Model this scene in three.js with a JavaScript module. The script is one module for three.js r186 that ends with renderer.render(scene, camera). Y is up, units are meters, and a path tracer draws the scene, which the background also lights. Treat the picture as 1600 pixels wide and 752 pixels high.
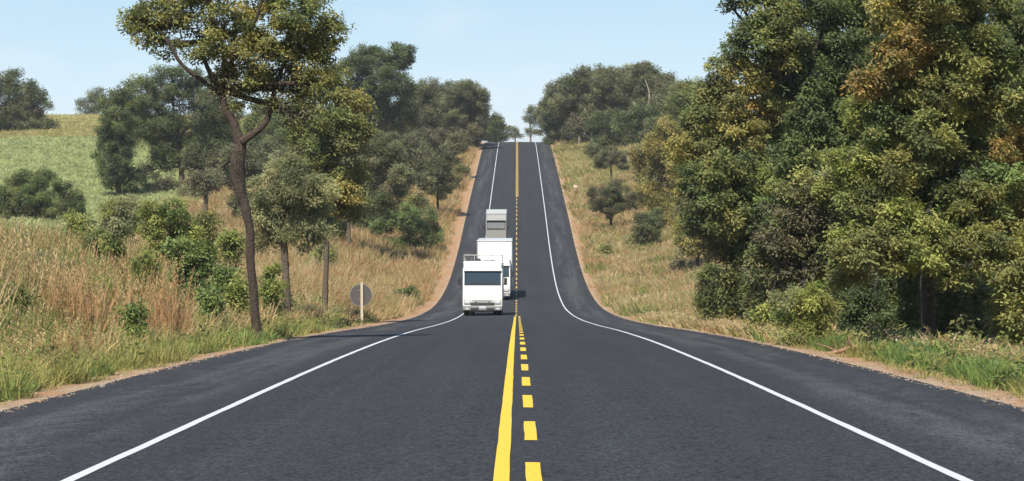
import * as THREE from 'three';
import { mergeGeometries } from 'three/addons/utils/BufferGeometryUtils.js';
import { RoundedBoxGeometry } from 'three/addons/geometries/RoundedBoxGeometry.js';
import { createNoise2D, createNoise3D } from 'simplex-noise';

// ------------------------------------------------------------------ random, noise
function mulberry(a) { return () => { a |= 0; a = a + 0x6D2B79F5 | 0; let t = Math.imul(a ^ a >>> 15, 1 | a); t = t + Math.imul(t ^ t >>> 7, 61 | t) ^ t; return ((t ^ t >>> 14) >>> 0) / 4294967296; }; }
let rnd = mulberry(7);
const n2 = createNoise2D(mulberry(11)), n3 = createNoise3D(mulberry(12));
const R = (a, b) => a + (b - a) * rnd();
const clamp = (v, a = 0, b = 1) => Math.min(b, Math.max(a, v));
const ss = (a, b, v) => { const t = clamp((v - a) / (b - a)); return t * t * (3 - 2 * t); };
const mixc = (a, b, t) => [a[0] + (b[0] - a[0]) * t, a[1] + (b[1] - a[1]) * t, a[2] + (b[2] - a[2]) * t];
const fbm = (x, y) => 0.55 * n2(x, y) + 0.28 * n2(x * 2.1 + 7, y * 2.1) + 0.17 * n2(x * 4.3, y * 4.3 + 3);

// ------------------------------------------------------------------ camera, sky, sun, exposure
const F = 3600, HORIZON = 222, CX = 808, EYE = 1.6;          // focal length and horizon in pixels of a 1600 px wide view
const scene = new THREE.Scene();
const camera = new THREE.PerspectiveCamera(2 * Math.atan(376 / F) * 180 / Math.PI, 1600 / 752, 0.5, 6000);
camera.position.set(0, EYE, 0);
camera.rotation.order = 'YXZ';
camera.rotation.set(-Math.atan((376 - HORIZON) / F), Math.atan((CX - 800) / F), 0);
scene.add(camera);

const SUN = new THREE.Vector3(-0.18, 0.78, 0.56).normalize();
{ // clear hazy sky: pale at the horizon, bluer above, thin high cloud veils; goes on the same all round
  const W = 2048, H = 1024, data = new Float32Array(W * H * 4);
  for (let j = 0; j < H; j++) {
    const el = ((j + 0.5) / H - 0.5) * Math.PI, up = Math.sin(el), deg = el * 180 / Math.PI;
    for (let i = 0; i < W; i++) {
      const az = (i + 0.5) / W * 2 * Math.PI, ca = Math.cos(az), sa = Math.sin(az);
      let c;
      if (deg < 0) c = [0.42, 0.47, 0.50];
      else {
        const low = Math.exp(-deg / 2.6), mid = Math.exp(-deg / 24);
        c = mixc(mixc([0.055, 0.125, 0.28], [0.33, 0.50, 0.63], mid), [0.52, 0.60, 0.635], low);
        const q = n3(ca * 9, sa * 9, deg * 0.75) * 0.6 + n3(ca * 27, sa * 27, deg * 1.6) * 0.4;
        c = mixc(c, [0.52, 0.575, 0.62], 0.4 * ss(0.0, 0.9, q) * Math.exp(-deg / 14));
      }
      const k = (j * W + i) * 4; data[k] = c[0]; data[k + 1] = c[1]; data[k + 2] = c[2]; data[k + 3] = 1;
    }
  }
  const sky = new THREE.DataTexture(data, W, H, THREE.RGBAFormat, THREE.FloatType);
  sky.mapping = THREE.EquirectangularReflectionMapping; sky.magFilter = THREE.LinearFilter; sky.needsUpdate = true;
  scene.background = sky; scene.environment = sky;
}
const sun = new THREE.DirectionalLight(new THREE.Color().setRGB(1, 0.94, 0.83), 4.9);
sun.position.copy(SUN).multiplyScalar(300).add(new THREE.Vector3(0, 0, -200)); sun.target.position.set(0, 0, -200);
sun.castShadow = true; sun.shadow.mapSize.set(4096, 4096);
Object.assign(sun.shadow.camera, { left: -260, right: 260, top: 320, bottom: -320, near: 1, far: 900 });
scene.add(sun, sun.target);
scene.fog = new THREE.FogExp2(new THREE.Color().setRGB(0.86, 0.87, 0.90), 0.00012);
const renderer = new THREE.WebGLRenderer({ antialias: true });
renderer.toneMapping = THREE.LinearToneMapping; renderer.toneMappingExposure = 1.6;
renderer.shadowMap.enabled = true; renderer.setSize(1600, 752);

// ------------------------------------------------------------------ naming
const used = new Map();
function numbered(name) { const k = used.get(name) ?? 0; used.set(name, k + 1); return k ? `${name}_${String(k).padStart(3, '0')}` : name; }
function tag(o, label, category, group, kind) {
  if (label) o.userData.label = label;
  if (category) o.userData.category = category;
  if (group) o.userData.group = group;
  if (kind) o.userData.kind = kind;
  return o;
}
function thing(name, label, category, group, pos = [0, 0, 0]) {
  const g = new THREE.Group(); g.name = numbered(name); g.position.set(...pos); scene.add(g);
  return tag(g, label, category, group);
}
function mesh(name, geo, mat, parent = scene) {
  const m = new THREE.Mesh(geo, mat); m.name = parent === scene ? numbered(name) : name; m.castShadow = m.receiveShadow = true; parent.add(m); return m;
}
function structure(name, geo, mat, label, parent = scene) { const m = mesh(name, geo, mat, parent); m.userData.kind = 'structure'; if (label) m.userData.label = label; return m; }

// ------------------------------------------------------------------ textures, materials
function dataTex(n, fn, srgb) {
  const a = new Uint8Array(n * n * 4);
  for (let j = 0; j < n; j++) for (let i = 0; i < n; i++) { const c = fn(i, j), k = (j * n + i) * 4; for (let q = 0; q < 3; q++) a[k + q] = clamp(c[q], 0, 1) * 255; a[k + 3] = 255; }
  const t = new THREE.DataTexture(a, n, n); t.wrapS = t.wrapT = THREE.RepeatWrapping; t.magFilter = THREE.LinearFilter; t.minFilter = THREE.LinearMipmapLinearFilter; t.generateMipmaps = true;
  if (srgb) t.colorSpace = THREE.SRGBColorSpace; t.needsUpdate = true; return t;
}
const rgb = (r, g, b) => new THREE.Color().setRGB(r, g, b);
// a tiling value field (sum of wrapped grids)
function tileField(n, cells, seed) {
  const r = mulberry(seed), g = Array.from({ length: cells * cells }, () => r());
  return (i, j) => { const u = i / n * cells, v = j / n * cells, x = Math.floor(u), y = Math.floor(v), fx = u - x, fy = v - y, sx = fx * fx * (3 - 2 * fx), sy = fy * fy * (3 - 2 * fy);
    const at = (a, b) => g[((b % cells + cells) % cells) * cells + (a % cells + cells) % cells];
    return (at(x, y) * (1 - sx) + at(x + 1, y) * sx) * (1 - sy) + (at(x, y + 1) * (1 - sx) + at(x + 1, y + 1) * sx) * sy; };
}
const N = 1024;
const f1 = tileField(N, 512, 1), f2 = tileField(N, 110, 2), f3 = tileField(N, 24, 3), f4 = tileField(N, 200, 4), f5 = tileField(N, 64, 5);
const asphaltTex = dataTex(N, (i, j) => {
  const g = f1(i, j), h = f4(i, j), m = f2(i, j), b = f3(i, j);
  let v = 0.58 + 0.26 * (g - 0.5) + 0.66 * (m - 0.5) + 0.34 * (f5(i, j) - 0.5) + 0.10 * (b - 0.5) + 0.22 * (h - 0.5);
  if (h > 0.86) v += 0.5 * (h - 0.86) / 0.14; if (f5(i, j) > 0.84) v += 0.3 * (f5(i, j) - 0.84) / 0.16; if (m < 0.14) v -= 0.1;
  return [v, v * 1.0, v * 1.02];
});
const asphaltBump = dataTex(N, (i, j) => { const v = 0.55 * f1(i, j) + 0.45 * f2(i, j); return [v, v, v]; });
const dirtTex = dataTex(N, (i, j) => { const v = 0.62 + 0.3 * (f2(i, j) - 0.5) + 0.3 * (f3(i, j) - 0.5) + 0.35 * (f4(i, j) > 0.85 ? 0.5 : 0) - (f1(i, j) > 0.9 ? 0.2 : 0); return [v, v * 0.98, v * 0.95]; });
const b1 = tileField(512, 60, 8), b2 = tileField(512, 14, 9), b3 = tileField(512, 200, 10);
const barkTex = dataTex(512, (i, j) => { const v = 0.55 + 0.5 * (b1(i * 1.0, j * 0.25 | 0) - 0.5) + 0.35 * (b2(i, j) - 0.5) + 0.2 * (b3(i, j) - 0.5); return [v, v, v]; });
const rep = (t, x, y) => { const c = t.clone(); c.repeat.set(x, y); c.needsUpdate = true; return c; };

const M = {};
M.asphalt = new THREE.MeshPhysicalMaterial({ specularIntensity: 0.5, color: rgb(0.0395, 0.0405, 0.0455), map: asphaltTex, bumpMap: asphaltBump, bumpScale: 0.006, roughness: 0.9, vertexColors: true });
M.white = new THREE.MeshStandardMaterial({ color: rgb(0.64, 0.64, 0.65), map: asphaltTexLight(), roughness: 0.75 });
M.yellow = new THREE.MeshStandardMaterial({ color: rgb(0.82, 0.54, 0.03), map: M.white.map, roughness: 0.75 });
function asphaltTexLight() { return dataTex(512, (i, j) => { const v = 0.74 + 0.2 * (b3(i, j) - 0.5) + 0.14 * (b2(i, j) - 0.5) - (b1(i, j) > 0.86 ? 0.22 : 0) - (b1(i, j) * b2(i, j) > 0.62 ? 0.3 : 0); return [v, v, v]; }); }
M.wornYellow = new THREE.MeshStandardMaterial({ color: rgb(0.62, 0.40, 0.09), map: M.white.map, roughness: 0.8 });
M.soil = new THREE.MeshStandardMaterial({ color: rgb(1.5, 1.5, 1.5), map: rep(dirtTex, 1, 1), bumpMap: rep(dirtTex, 1, 1), bumpScale: 0.03, roughness: 1, vertexColors: true });
M.verge = new THREE.MeshStandardMaterial({ color: rgb(1.5, 1.5, 1.5), map: rep(dirtTex, 1, 1), bumpMap: rep(dirtTex, 1, 1), bumpScale: 0.02, roughness: 1, vertexColors: true });
const bark = (r, g, b) => new THREE.MeshStandardMaterial({ color: rgb(r * 1.8, g * 1.8, b * 1.8), map: barkTex, bumpMap: barkTex, bumpScale: 0.03, roughness: 0.95, vertexColors: true });
M.barkDark = bark(0.055, 0.045, 0.036);
M.barkBlack = bark(0.055, 0.038, 0.027);
M.barkBrown = bark(0.11, 0.085, 0.06);
M.barkPale = bark(0.17, 0.15, 0.12);
M.leaf = new THREE.MeshPhysicalMaterial({ color: rgb(1, 1, 1), roughness: 1, specularIntensity: 0.5, transmission: 0.45, thickness: 0, side: THREE.DoubleSide });
M.blade = new THREE.MeshPhysicalMaterial({ color: rgb(1, 1, 1), roughness: 1, specularIntensity: 0.3, transmission: 0.3, thickness: 0, side: THREE.DoubleSide });

// ------------------------------------------------------------------ the lie of the land
const PROFILE = [[-80, -5.9], [-20, 0.5], [0, 1.6], [18, 2.64], [44.5, 4.2], [61, 5.24], [78.5, 6.42], [104, 8.22], [130, 9.98], [155, 11.5], [175, 12.5], [195, 13.06], [212, 13.15], [230, 12.75], [249, 11.9], [294, 9.0], [370, 4.45], [425, 1.35], [448, 0.25], [458, -0.02], [470, 0.1], [490, 1.0], [560, 6], [800, 16], [1500, 30], [5000, 60]];
const slopes = PROFILE.map((p, i) => { if (i === 0 || i === PROFILE.length - 1) return 0; const a = PROFILE[i - 1], b = PROFILE[i + 1], l = (p[1] - a[1]) / (p[0] - a[0]), r = (b[1] - p[1]) / (b[0] - p[0]); return (l * (b[0] - p[0]) + r * (p[0] - a[0])) / (b[0] - a[0]); });
slopes[0] = slopes[1];
function H(d) { // height of the road's middle, d metres ahead
  let i = 0; while (i < PROFILE.length - 2 && d > PROFILE[i + 1][0]) i++;
  const [x0, y0] = PROFILE[i], [x1, y1] = PROFILE[i + 1], h = x1 - x0, t = clamp((d - x0) / h, -0.5, 1);
  const t2 = t * t, t3 = t2 * t;
  return EYE - ((2 * t3 - 3 * t2 + 1) * y0 + (t3 - 2 * t2 + t) * h * slopes[i] + (-2 * t3 + 3 * t2) * y1 + (t3 - t2) * h * slopes[i + 1]);
}
const HALF = 6.45, CROWN = 0.015;
const roadY = (x, d) => H(d) - CROWN * Math.abs(x);
function T(x, d) {
  const s = Math.abs(x) - HALF;
  if (s < 0) return H(d) - 0.3;
  let y = H(d) - CROWN * HALF - 0.05 - 0.04 * Math.min(s, 2);
  y += (x < 0 ? 2.4 * ss(2, 15, s) : 2.0 * ss(2.5, 15, s)) * (0.75 + 0.25 * ss(20, 60, d));
  y += (0.30 * fbm(x / 9, d / 14) + 0.10 * n2(x / 2.1, d / 2.1)) * ss(0.8, 4, s);
  if (x < 0) y += 2.6 * ss(14, 70, -x) * ss(290, 430, d) * (1 - ss(460, 560, d));
  else y += 2.0 * ss(14, 60, x) * ss(290, 430, d) * (1 - ss(460, 560, d));
  return y;
}
const at = (px, py, d) => new THREE.Vector3((px - CX) / F * d, EYE - (py - HORIZON) / F * d, -d);

function sheet(xs, ds, yf, cf, uvScale, uvScaleD) { // a sheet over the grid xs (left to right) by ds (ahead)
  const nx = xs(ds[0]).length, pos = [], col = [], uv = [], idx = [];
  for (const d of ds) for (const x of xs(d)) { pos.push(x, yf(x, d), -d); uv.push(x / uvScale, d / (uvScaleD ?? uvScale)); if (cf) col.push(...cf(x, d)); }
  for (let j = 0; j < ds.length - 1; j++) for (let i = 0; i < nx - 1; i++) { const a = j * nx + i, b = a + 1, c = a + nx, e = c + 1; idx.push(a, b, e, a, e, c); }
  const g = new THREE.BufferGeometry(); g.setAttribute('position', new THREE.Float32BufferAttribute(pos, 3)); g.setAttribute('uv', new THREE.Float32BufferAttribute(uv, 2));
  if (cf) g.setAttribute('color', new THREE.Float32BufferAttribute(col, 3));
  g.setIndex(idx); g.computeVertexNormals(); return g;
}
const steps = (a, b, f) => { const o = []; for (let v = a; v < b; v += f(v)) o.push(v); o.push(b); return o; };

{ // ground, from behind the camera to the horizon
  const side = steps(0, 1200, (v) => v < 24 ? 0.8 : v < 110 ? 2.5 : v < 250 ? 14 : 95);
  const xs = [...side.map((v) => -v).reverse(), ...side.slice(1)];
  const ds = steps(-70, 4500, (v) => v < 130 ? 1.0 : v < 480 ? 2.0 : v < 700 ? 12 : 250);
  const dry = [0.30, 0.21, 0.10], earth = [0.34, 0.20, 0.115], green = [0.15, 0.19, 0.06], field = [0.27, 0.31, 0.12], gold = [0.30, 0.25, 0.09];
  structure('ground', sheet(() => xs, ds, T, (x, d) => {
    let c = mixc(dry, green, ss(-0.1, 0.5, fbm(x / 11 + 40, d / 17)) * 0.7);
    c = mixc(c, earth, ss(0.15, 0.6, fbm(x / 4, d / 6 + 90)) * 0.7);
    if (x < -38 && d > 200) { c = mixc(c, mixc(field, gold, ss(370, 430, d + 20 * n2(x / 30, d / 30))), ss(38, 48, -x + 4 * n2(d / 9, 2)) * ss(200, 250, d)); }
    return c;
  }, 2.5), M.soil, 'grassy valley ground on both sides of the road');
}
const DS = steps(-60, 560, (v) => v < 120 ? 0.6 : v < 300 ? 1.2 : 2);
{ // red dirt verges with ragged outer edges
  const dusty = [0.31, 0.195, 0.105], red = [0.33, 0.16, 0.07], pale = [0.34, 0.27, 0.20];
  for (const s of [-1, 1]) {
    const width = (d) => 1.25 + (s < 0 ? 1.3 * ss(84, 100, d) * (1 - ss(120, 140, d)) : 0) + (s > 0 ? 0.5 * (1 - ss(45, 75, d)) : 0) + 0.6 * fbm(d / 7 + s * 50, s) + 0.35 * n2(d / 1.6, s * 9) + (s < 0 ? 0.9 * ss(90, 150, d) : 0.35 * ss(60, 140, d));
    const xs = (d) => { const w = Math.max(0.5, width(d)), a = [-0.25, 0, 0.2, 0.45, 0.75, 1, 1.12].map((t) => s * (HALF + (t < 0 ? t : t * w))); return s < 0 ? a.reverse() : a; };
    structure('dirt_verge', sheet(xs, DS, (x, d) => { const o = (Math.abs(x) - HALF) / Math.max(0.5, width(d)); return (o < 0 ? H(d) - CROWN * HALF - 0.09 : Math.max(T(x, d), o > 0.3 ? -1e9 : T(s * (HALF + 0.01), d))) + (o > 1.05 ? -0.09 : 0.03 + 0.02 * n2(x * 3, d * 3)); }, (x, d) => {
      const o = Math.abs(x) - HALF;
      return mixc(mixc(dusty, red, ss(-0.2, 0.5, fbm(x / 1.2, d / 4))), pale, (1 - ss(0.1, 0.6, o)) * 0.75 * ss(-0.6, 0.2, n2(d / 3, x)));
    }, 1.6), M.verge, s < 0 ? 'reddish dirt verge along the left edge of the asphalt' : 'reddish dirt verge along the right edge of the asphalt');
  }
}
{ // loose gravel along the edges of the asphalt
  const g = new THREE.IcosahedronGeometry(1, 0), p = g.attributes.position; for (let i = 0; i < p.count; i++) { const k = 1 + 0.3 * n3(p.getX(i) * 2, p.getY(i) * 2, p.getZ(i) * 2); p.setXYZ(i, p.getX(i) * k, p.getY(i) * k * 0.65, p.getZ(i) * k); } g.computeVertexNormals();
  const im = new THREE.InstancedMesh(g, new THREE.MeshStandardMaterial({ color: rgb(1, 1, 1), roughness: 0.95 }), 9000), m = new THREE.Matrix4(), q = new THREE.Quaternion();
  for (let i = 0; i < 9000; i++) {
    const d = 24 + 130 * rnd() ** 1.3, sd = rnd() < 0.5 ? -1 : 1, o = -0.12 + 1.4 * rnd() ** 1.6 + 0.15 * n2(d, sd), x = sd * (HALF + o), r = R(0.006, 0.017) * (rnd() < 0.05 ? 2 : 1);
    q.setFromEuler(new THREE.Euler(R(-0.3, 0.3), R(0, 6), R(-0.3, 0.3))); m.compose(new THREE.Vector3(x, (o < 0 ? roadY(x, d) : T(x, d) + 0.035) + r * 0.3, -d), q, new THREE.Vector3(r, r, r)); im.setMatrixAt(i, m);
    const c = R(0.5, 1.2); im.setColorAt(i, rgb(...mixc([0.30, 0.24, 0.18], rnd() < 0.5 ? [0.34, 0.2, 0.12] : [0.2, 0.19, 0.18], rnd()).map((v) => v * c)));
  }
  im.name = 'gravel'; im.castShadow = im.receiveShadow = true; scene.add(tag(im, 'loose gravel scattered along both edges of the asphalt', 'gravel', null, 'stuff'));
}
// the road, its painted lines as parts
const RX = steps(-HALF, HALF, () => 0.215);
const roadGeo = sheet(() => [-HALF - 0.05, ...RX, HALF + 0.05], DS, (x, d) => Math.abs(x) > HALF ? H(d) - CROWN * HALF - 0.16 : roadY(x, d), (x, d) => {
  const a = Math.abs(x), track = Math.exp(-(((a - 0.95) / 0.3) ** 2)) + Math.exp(-(((a - 2.65) / 0.3) ** 2));
  let v = 1 + 0.12 * fbm(x / 2.5, d / 30) + 0.16 * fbm(x / 0.5 + 9, d / 45) * ss(3.6, 3.0, a) + 0.06 * n2(x * 2, d / 4);
  // worn pale dust on the shoulders, patchy
  const dust = ss(3.9, 4.6, a) * (1 - ss(5.5, 6.2, a)) * ss(-0.5, 0.7, fbm(x / 1.1 + 31, d / 40) + 0.45 * n2(x * 2.6, d / 9) + 0.45 * n2(x * 4.5, d * 0.9));
  const edge = ss(6.05, 6.4, a + 0.2 * n2(d / 2, x)) * 0.55;
  v *= 1 + 0.22 * track * (0.5 + 0.5 * n2(d / 12, x)) * ss(-0.6, 0.4, n2(d / 3 + 20, x * 3));
  let c = [v, v, v];
  c = mixc(c, [v * 2.5, v * 2.45, v * 2.25], dust * 0.85);
  c = mixc(c, [1.9, 1.6, 1.25], edge * ss(-0.3, 0.6, n2(d / 5, x * 2)));
  // old repair scuff and dust beside the right line in the dip
  c = mixc(c, [2.3, 2.2, 1.9], 0.6 * ss(0.2, 0.8, 1 - Math.hypot((x - 4.9) / 1.3, (d - 205) / 24) + 0.3 * n2(x * 2, d / 4)));
  return c;
}, 2.2, 4.4);
const road = structure('road', roadGeo, M.asphalt, 'two-lane asphalt road dipping into the valley and climbing the far hill');
function line(name, x0, x1, d0, d1, mat, wob = 0, lift = 0.006) {
  const ds = steps(d0, d1, (v) => Math.min(v < 120 ? 0.8 : 1.6, Math.max(0.2, d1 - d0)));
  const g = sheet(() => [x0, (x0 + x1) / 2, x1], ds, (x, d) => roadY(x, d) + lift, null, 0.7);
  if (wob) { const p = g.attributes.position; for (let i = 0; i < p.count; i++) { const dx = wob * n2(p.getZ(i) * 1.7, i % 3); p.setX(i, p.getX(i) + dx); } }
  return mesh(name, g, mat, road);
}
line('edge_line', -3.65, -3.545, -50, 520, M.white, 0.008).userData.label = 'white edge line on the left';
line('edge_line', 3.545, 3.65, -50, 520, M.white, 0.008).userData.label = 'white edge line on the right';
line('centre_line', -0.185, -0.062, -50, 139, M.yellow, 0.005).userData.label = 'solid yellow line, near half of the road';
line('centre_line', -0.18, -0.07, 318, 520, M.wornYellow, 0.005).userData.label = 'solid yellow line on the far hill';
line('centre_line', 0.05, 0.16, 318, 520, M.wornYellow, 0.005);
for (let d = 16.65; d < 138; d += 5.5) line('dash', 0.072, 0.195, d, d + 2.85, M.yellow, 0.006);
for (let d = 141; d < 318; d += 5.5) line('dash', -0.12, 0.0, d, d + 2.9, M.wornYellow, 0.004);

// ------------------------------------------------------------------ shapes for plants
function taper(points, radii, sides = 8, rough = 0.12, tint) { // a bending, tapering limb
  const curve = new THREE.CatmullRomCurve3(points, false, 'centripetal'), n = Math.max(4, points.length * 4), fr = curve.computeFrenetFrames(n, false);
  const pos = [], uv = [], col = [], idx = []; let len = 0, prev = null;
  for (let i = 0; i <= n; i++) {
    const t = i / n, p = curve.getPoint(t), k = t * (radii.length - 1), a = Math.floor(Math.min(k, radii.length - 1.001)), r = radii[a] + (radii[a + 1] - radii[a]) * (k - a);
    if (prev) len += p.distanceTo(prev); prev = p;
    for (let j = 0; j <= sides; j++) {
      const an = j % sides / sides * Math.PI * 2, rr = r * (1 + rough * n3(p.x * 2 + Math.cos(an) * 1.3, p.y * 1.4, p.z * 2 + Math.sin(an) * 1.3) + rough * 0.6 * n3(Math.cos(an) * 3 + p.x, p.y * 5, Math.sin(an) * 3));
      const v = new THREE.Vector3().copy(fr.normals[i]).multiplyScalar(Math.cos(an) * rr).addScaledVector(fr.binormals[i], Math.sin(an) * rr).add(p);
      pos.push(v.x, v.y, v.z); uv.push(j / sides * Math.max(1, Math.round(r * 8)), len * 1.2);
      col.push(...(tint ? tint(v) : [1, 1, 1]));
    }
  }
  for (let i = 0; i < n; i++) for (let j = 0; j < sides; j++) { const a = i * (sides + 1) + j, b = a + 1, c = a + sides + 1, e = c + 1; idx.push(a, b, e, a, e, c); }
  const g = new THREE.BufferGeometry(); g.setAttribute('position', new THREE.Float32BufferAttribute(pos, 3)); g.setAttribute('uv', new THREE.Float32BufferAttribute(uv, 2)); g.setAttribute('color', new THREE.Float32BufferAttribute(col, 3));
  g.setIndex(idx); g.computeVertexNormals(); return g;
}
// a twig of leaves; several variants are shared by every crown
function twig(seed, leaves, len, wid, spread) {
  const r = mulberry(seed), q = (a, b) => a + (b - a) * r(), pos = [], idx = [];
  for (let i = 0; i < leaves; i++) {
    const o = new THREE.Vector3(q(-1, 1), q(-0.75, 0.75), q(-1, 1)); if (o.length() > 1) o.normalize().multiplyScalar(q(0.5, 1)); o.multiplyScalar(spread);
    const dir = new THREE.Vector3(q(-1, 1), q(-0.55, 0.2), q(-1, 1)).addScaledVector(new THREE.Vector3(o.x, o.y * 0.4, o.z), 1.2).normalize();
    const sideV = new THREE.Vector3().crossVectors(dir, new THREE.Vector3(q(-0.5, 0.5), 1, q(-0.5, 0.5))).normalize(), nor = new THREE.Vector3().crossVectors(sideV, dir).normalize();
    const L = len * q(0.7, 1.25), Wd = wid * q(0.7, 1.2), b = pos.length / 3, P = (u, w, h) => { const p = o.clone().addScaledVector(dir, u * L).addScaledVector(sideV, w * Wd).addScaledVector(nor, h * L); pos.push(p.x, p.y, p.z); };
    P(0, 0, 0); P(0.45, -0.5, 0.08); P(0.45, 0.5, 0.08); P(1, 0, -0.12);
    idx.push(b, b + 1, b + 3, b, b + 3, b + 2);
  }
  const g = new THREE.BufferGeometry(); g.setAttribute('position', new THREE.Float32BufferAttribute(pos, 3)); g.setIndex(idx); g.computeVertexNormals(); return g.toNonIndexed ? (() => { const k = g.toNonIndexed(); k.computeVertexNormals(); return k; })() : g;
}
const TWIGS = { broad: twig(21, 20, 0.20, 0.105, 0.36), narrow: twig(22, 26, 0.22, 0.06, 0.38), fine: twig(23, 34, 0.10, 0.05, 0.30), far: twig(24, 26, 0.15, 0.09, 0.36) };

// palettes: [shade side of the mix, middle, light]
const P = {
  olive: [[0.052, 0.062, 0.020], [0.100, 0.104, 0.030], [0.160, 0.148, 0.042]],
  oliveGreen: [[0.040, 0.055, 0.018], [0.075, 0.090, 0.026], [0.125, 0.130, 0.036]],
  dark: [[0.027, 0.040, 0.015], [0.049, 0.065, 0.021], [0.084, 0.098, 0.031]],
  grey: [[0.044, 0.050, 0.024], [0.076, 0.081, 0.035], [0.118, 0.114, 0.050]],
  pale: [[0.085, 0.098, 0.048], [0.14, 0.145, 0.068], [0.20, 0.19, 0.095]],
  brownish: [[0.054, 0.052, 0.028], [0.086, 0.080, 0.042], [0.125, 0.108, 0.056]],
  gold: [[0.080, 0.080, 0.022], [0.150, 0.132, 0.034], [0.225, 0.175, 0.05]],
  orange: [[0.088, 0.070, 0.022], [0.150, 0.102, 0.030], [0.215, 0.145, 0.045]],
  bright: [[0.050, 0.078, 0.022], [0.085, 0.118, 0.034], [0.135, 0.160, 0.050]],
  lime: [[0.085, 0.105, 0.024], [0.135, 0.15, 0.036], [0.19, 0.195, 0.055]],
};
const pick = (p, t) => t < 0.5 ? mixc(p[0], p[1], t * 2) : mixc(p[1], p[2], t * 2 - 1);
const UPV = new THREE.Vector3(0, 1, 0);

// lobes: {c: Vector3 (world), r: metres, pal}; leaves gather towards the shell of every lobe, with gaps
function crown(parent, lobes, { scale = 1, density = 1, kind = 'broad', gap = 0.15, pal = 'olive', flat = 0.85, name = 'crown' } = {}) {
  const place = [], cols = [], m = new THREE.Matrix4(), q = new THREE.Quaternion(), e = new THREE.Euler(), base = parent.position;
  for (const L of lobes) {
    const n = Math.round(120 * density * L.r * L.r / (scale * scale) * (L.k ?? 1)), pl0 = P[L.pal ?? pal], plBase = P[pal], nb = Math.round(clamp(7 + L.r * 2.4, 7, 16)), boughs = [];
    for (let b = 0; b < nb; b++) { // leaves sit on boughs spread over the lobe; between them it stays open
      const dir = new THREE.Vector3().setFromSphericalCoords(1, Math.acos(clamp(1 - 2 * (b + 0.5) / nb + R(-0.12, 0.12), -1, 1)), b * 2.4 + R(-0.5, 0.5));
      const c = dir.clone().multiplyScalar(L.r * R(0.55, 1.0)); c.y *= flat; boughs.push({ c, dir, r: L.r * R(0.2, 0.37), t: R(-0.3, 0.3), v: R(0.8, 1.2) });
    }
    for (let i = 0; i < n; i++) {
      const B = boughs[Math.floor(rnd() * nb)], p = new THREE.Vector3(R(-1, 1) + R(-1, 1), (R(-1, 1) + R(-1, 1)) * 0.5, R(-1, 1) + R(-1, 1)).multiplyScalar(B.r * 0.72);
      if (rnd() < 0.07) p.copy(B.dir).multiplyScalar(-L.r * R(0, 0.8)); // a few on the way in
      p.add(B.c).add(L.c);
      if (n3(p.x * 0.9 / scale, p.y * 1.1 / scale, p.z * 0.9 / scale) < -0.75 + gap * 1.2 && rnd() < 0.8) continue;
      e.set(R(-0.6, 0.6), R(0, 6.28), R(-0.6, 0.6)); q.setFromEuler(e);
      const k = scale * R(0.7, 1.3);
      m.compose(p.sub(base), q, new THREE.Vector3(k, k * R(0.8, 1.1), k)); place.push(m.clone());
      const t = clamp(0.5 + 0.35 * n3(p.x * 0.9 + 5, p.y * 0.9, p.z * 0.9) + B.t + R(-0.22, 0.22)), v = B.v * R(0.82, 1.18);
      const pl = rnd() < 0.7 ? pl0 : plBase;
      cols.push(pick(pl, t).map((c) => c * v * (kind === 'far' ? 2.1 : 2.3)));
    }
  }
  const im = new THREE.InstancedMesh(TWIGS[kind], M.leaf, place.length);
  place.forEach((mm, i) => { im.setMatrixAt(i, mm); im.setColorAt(i, rgb(...cols[i])); });
  im.name = name; im.castShadow = im.receiveShadow = true; im.userData.kind = 'stuff'; parent.add(im); return im;
}
let twigTotal = 0;
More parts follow.
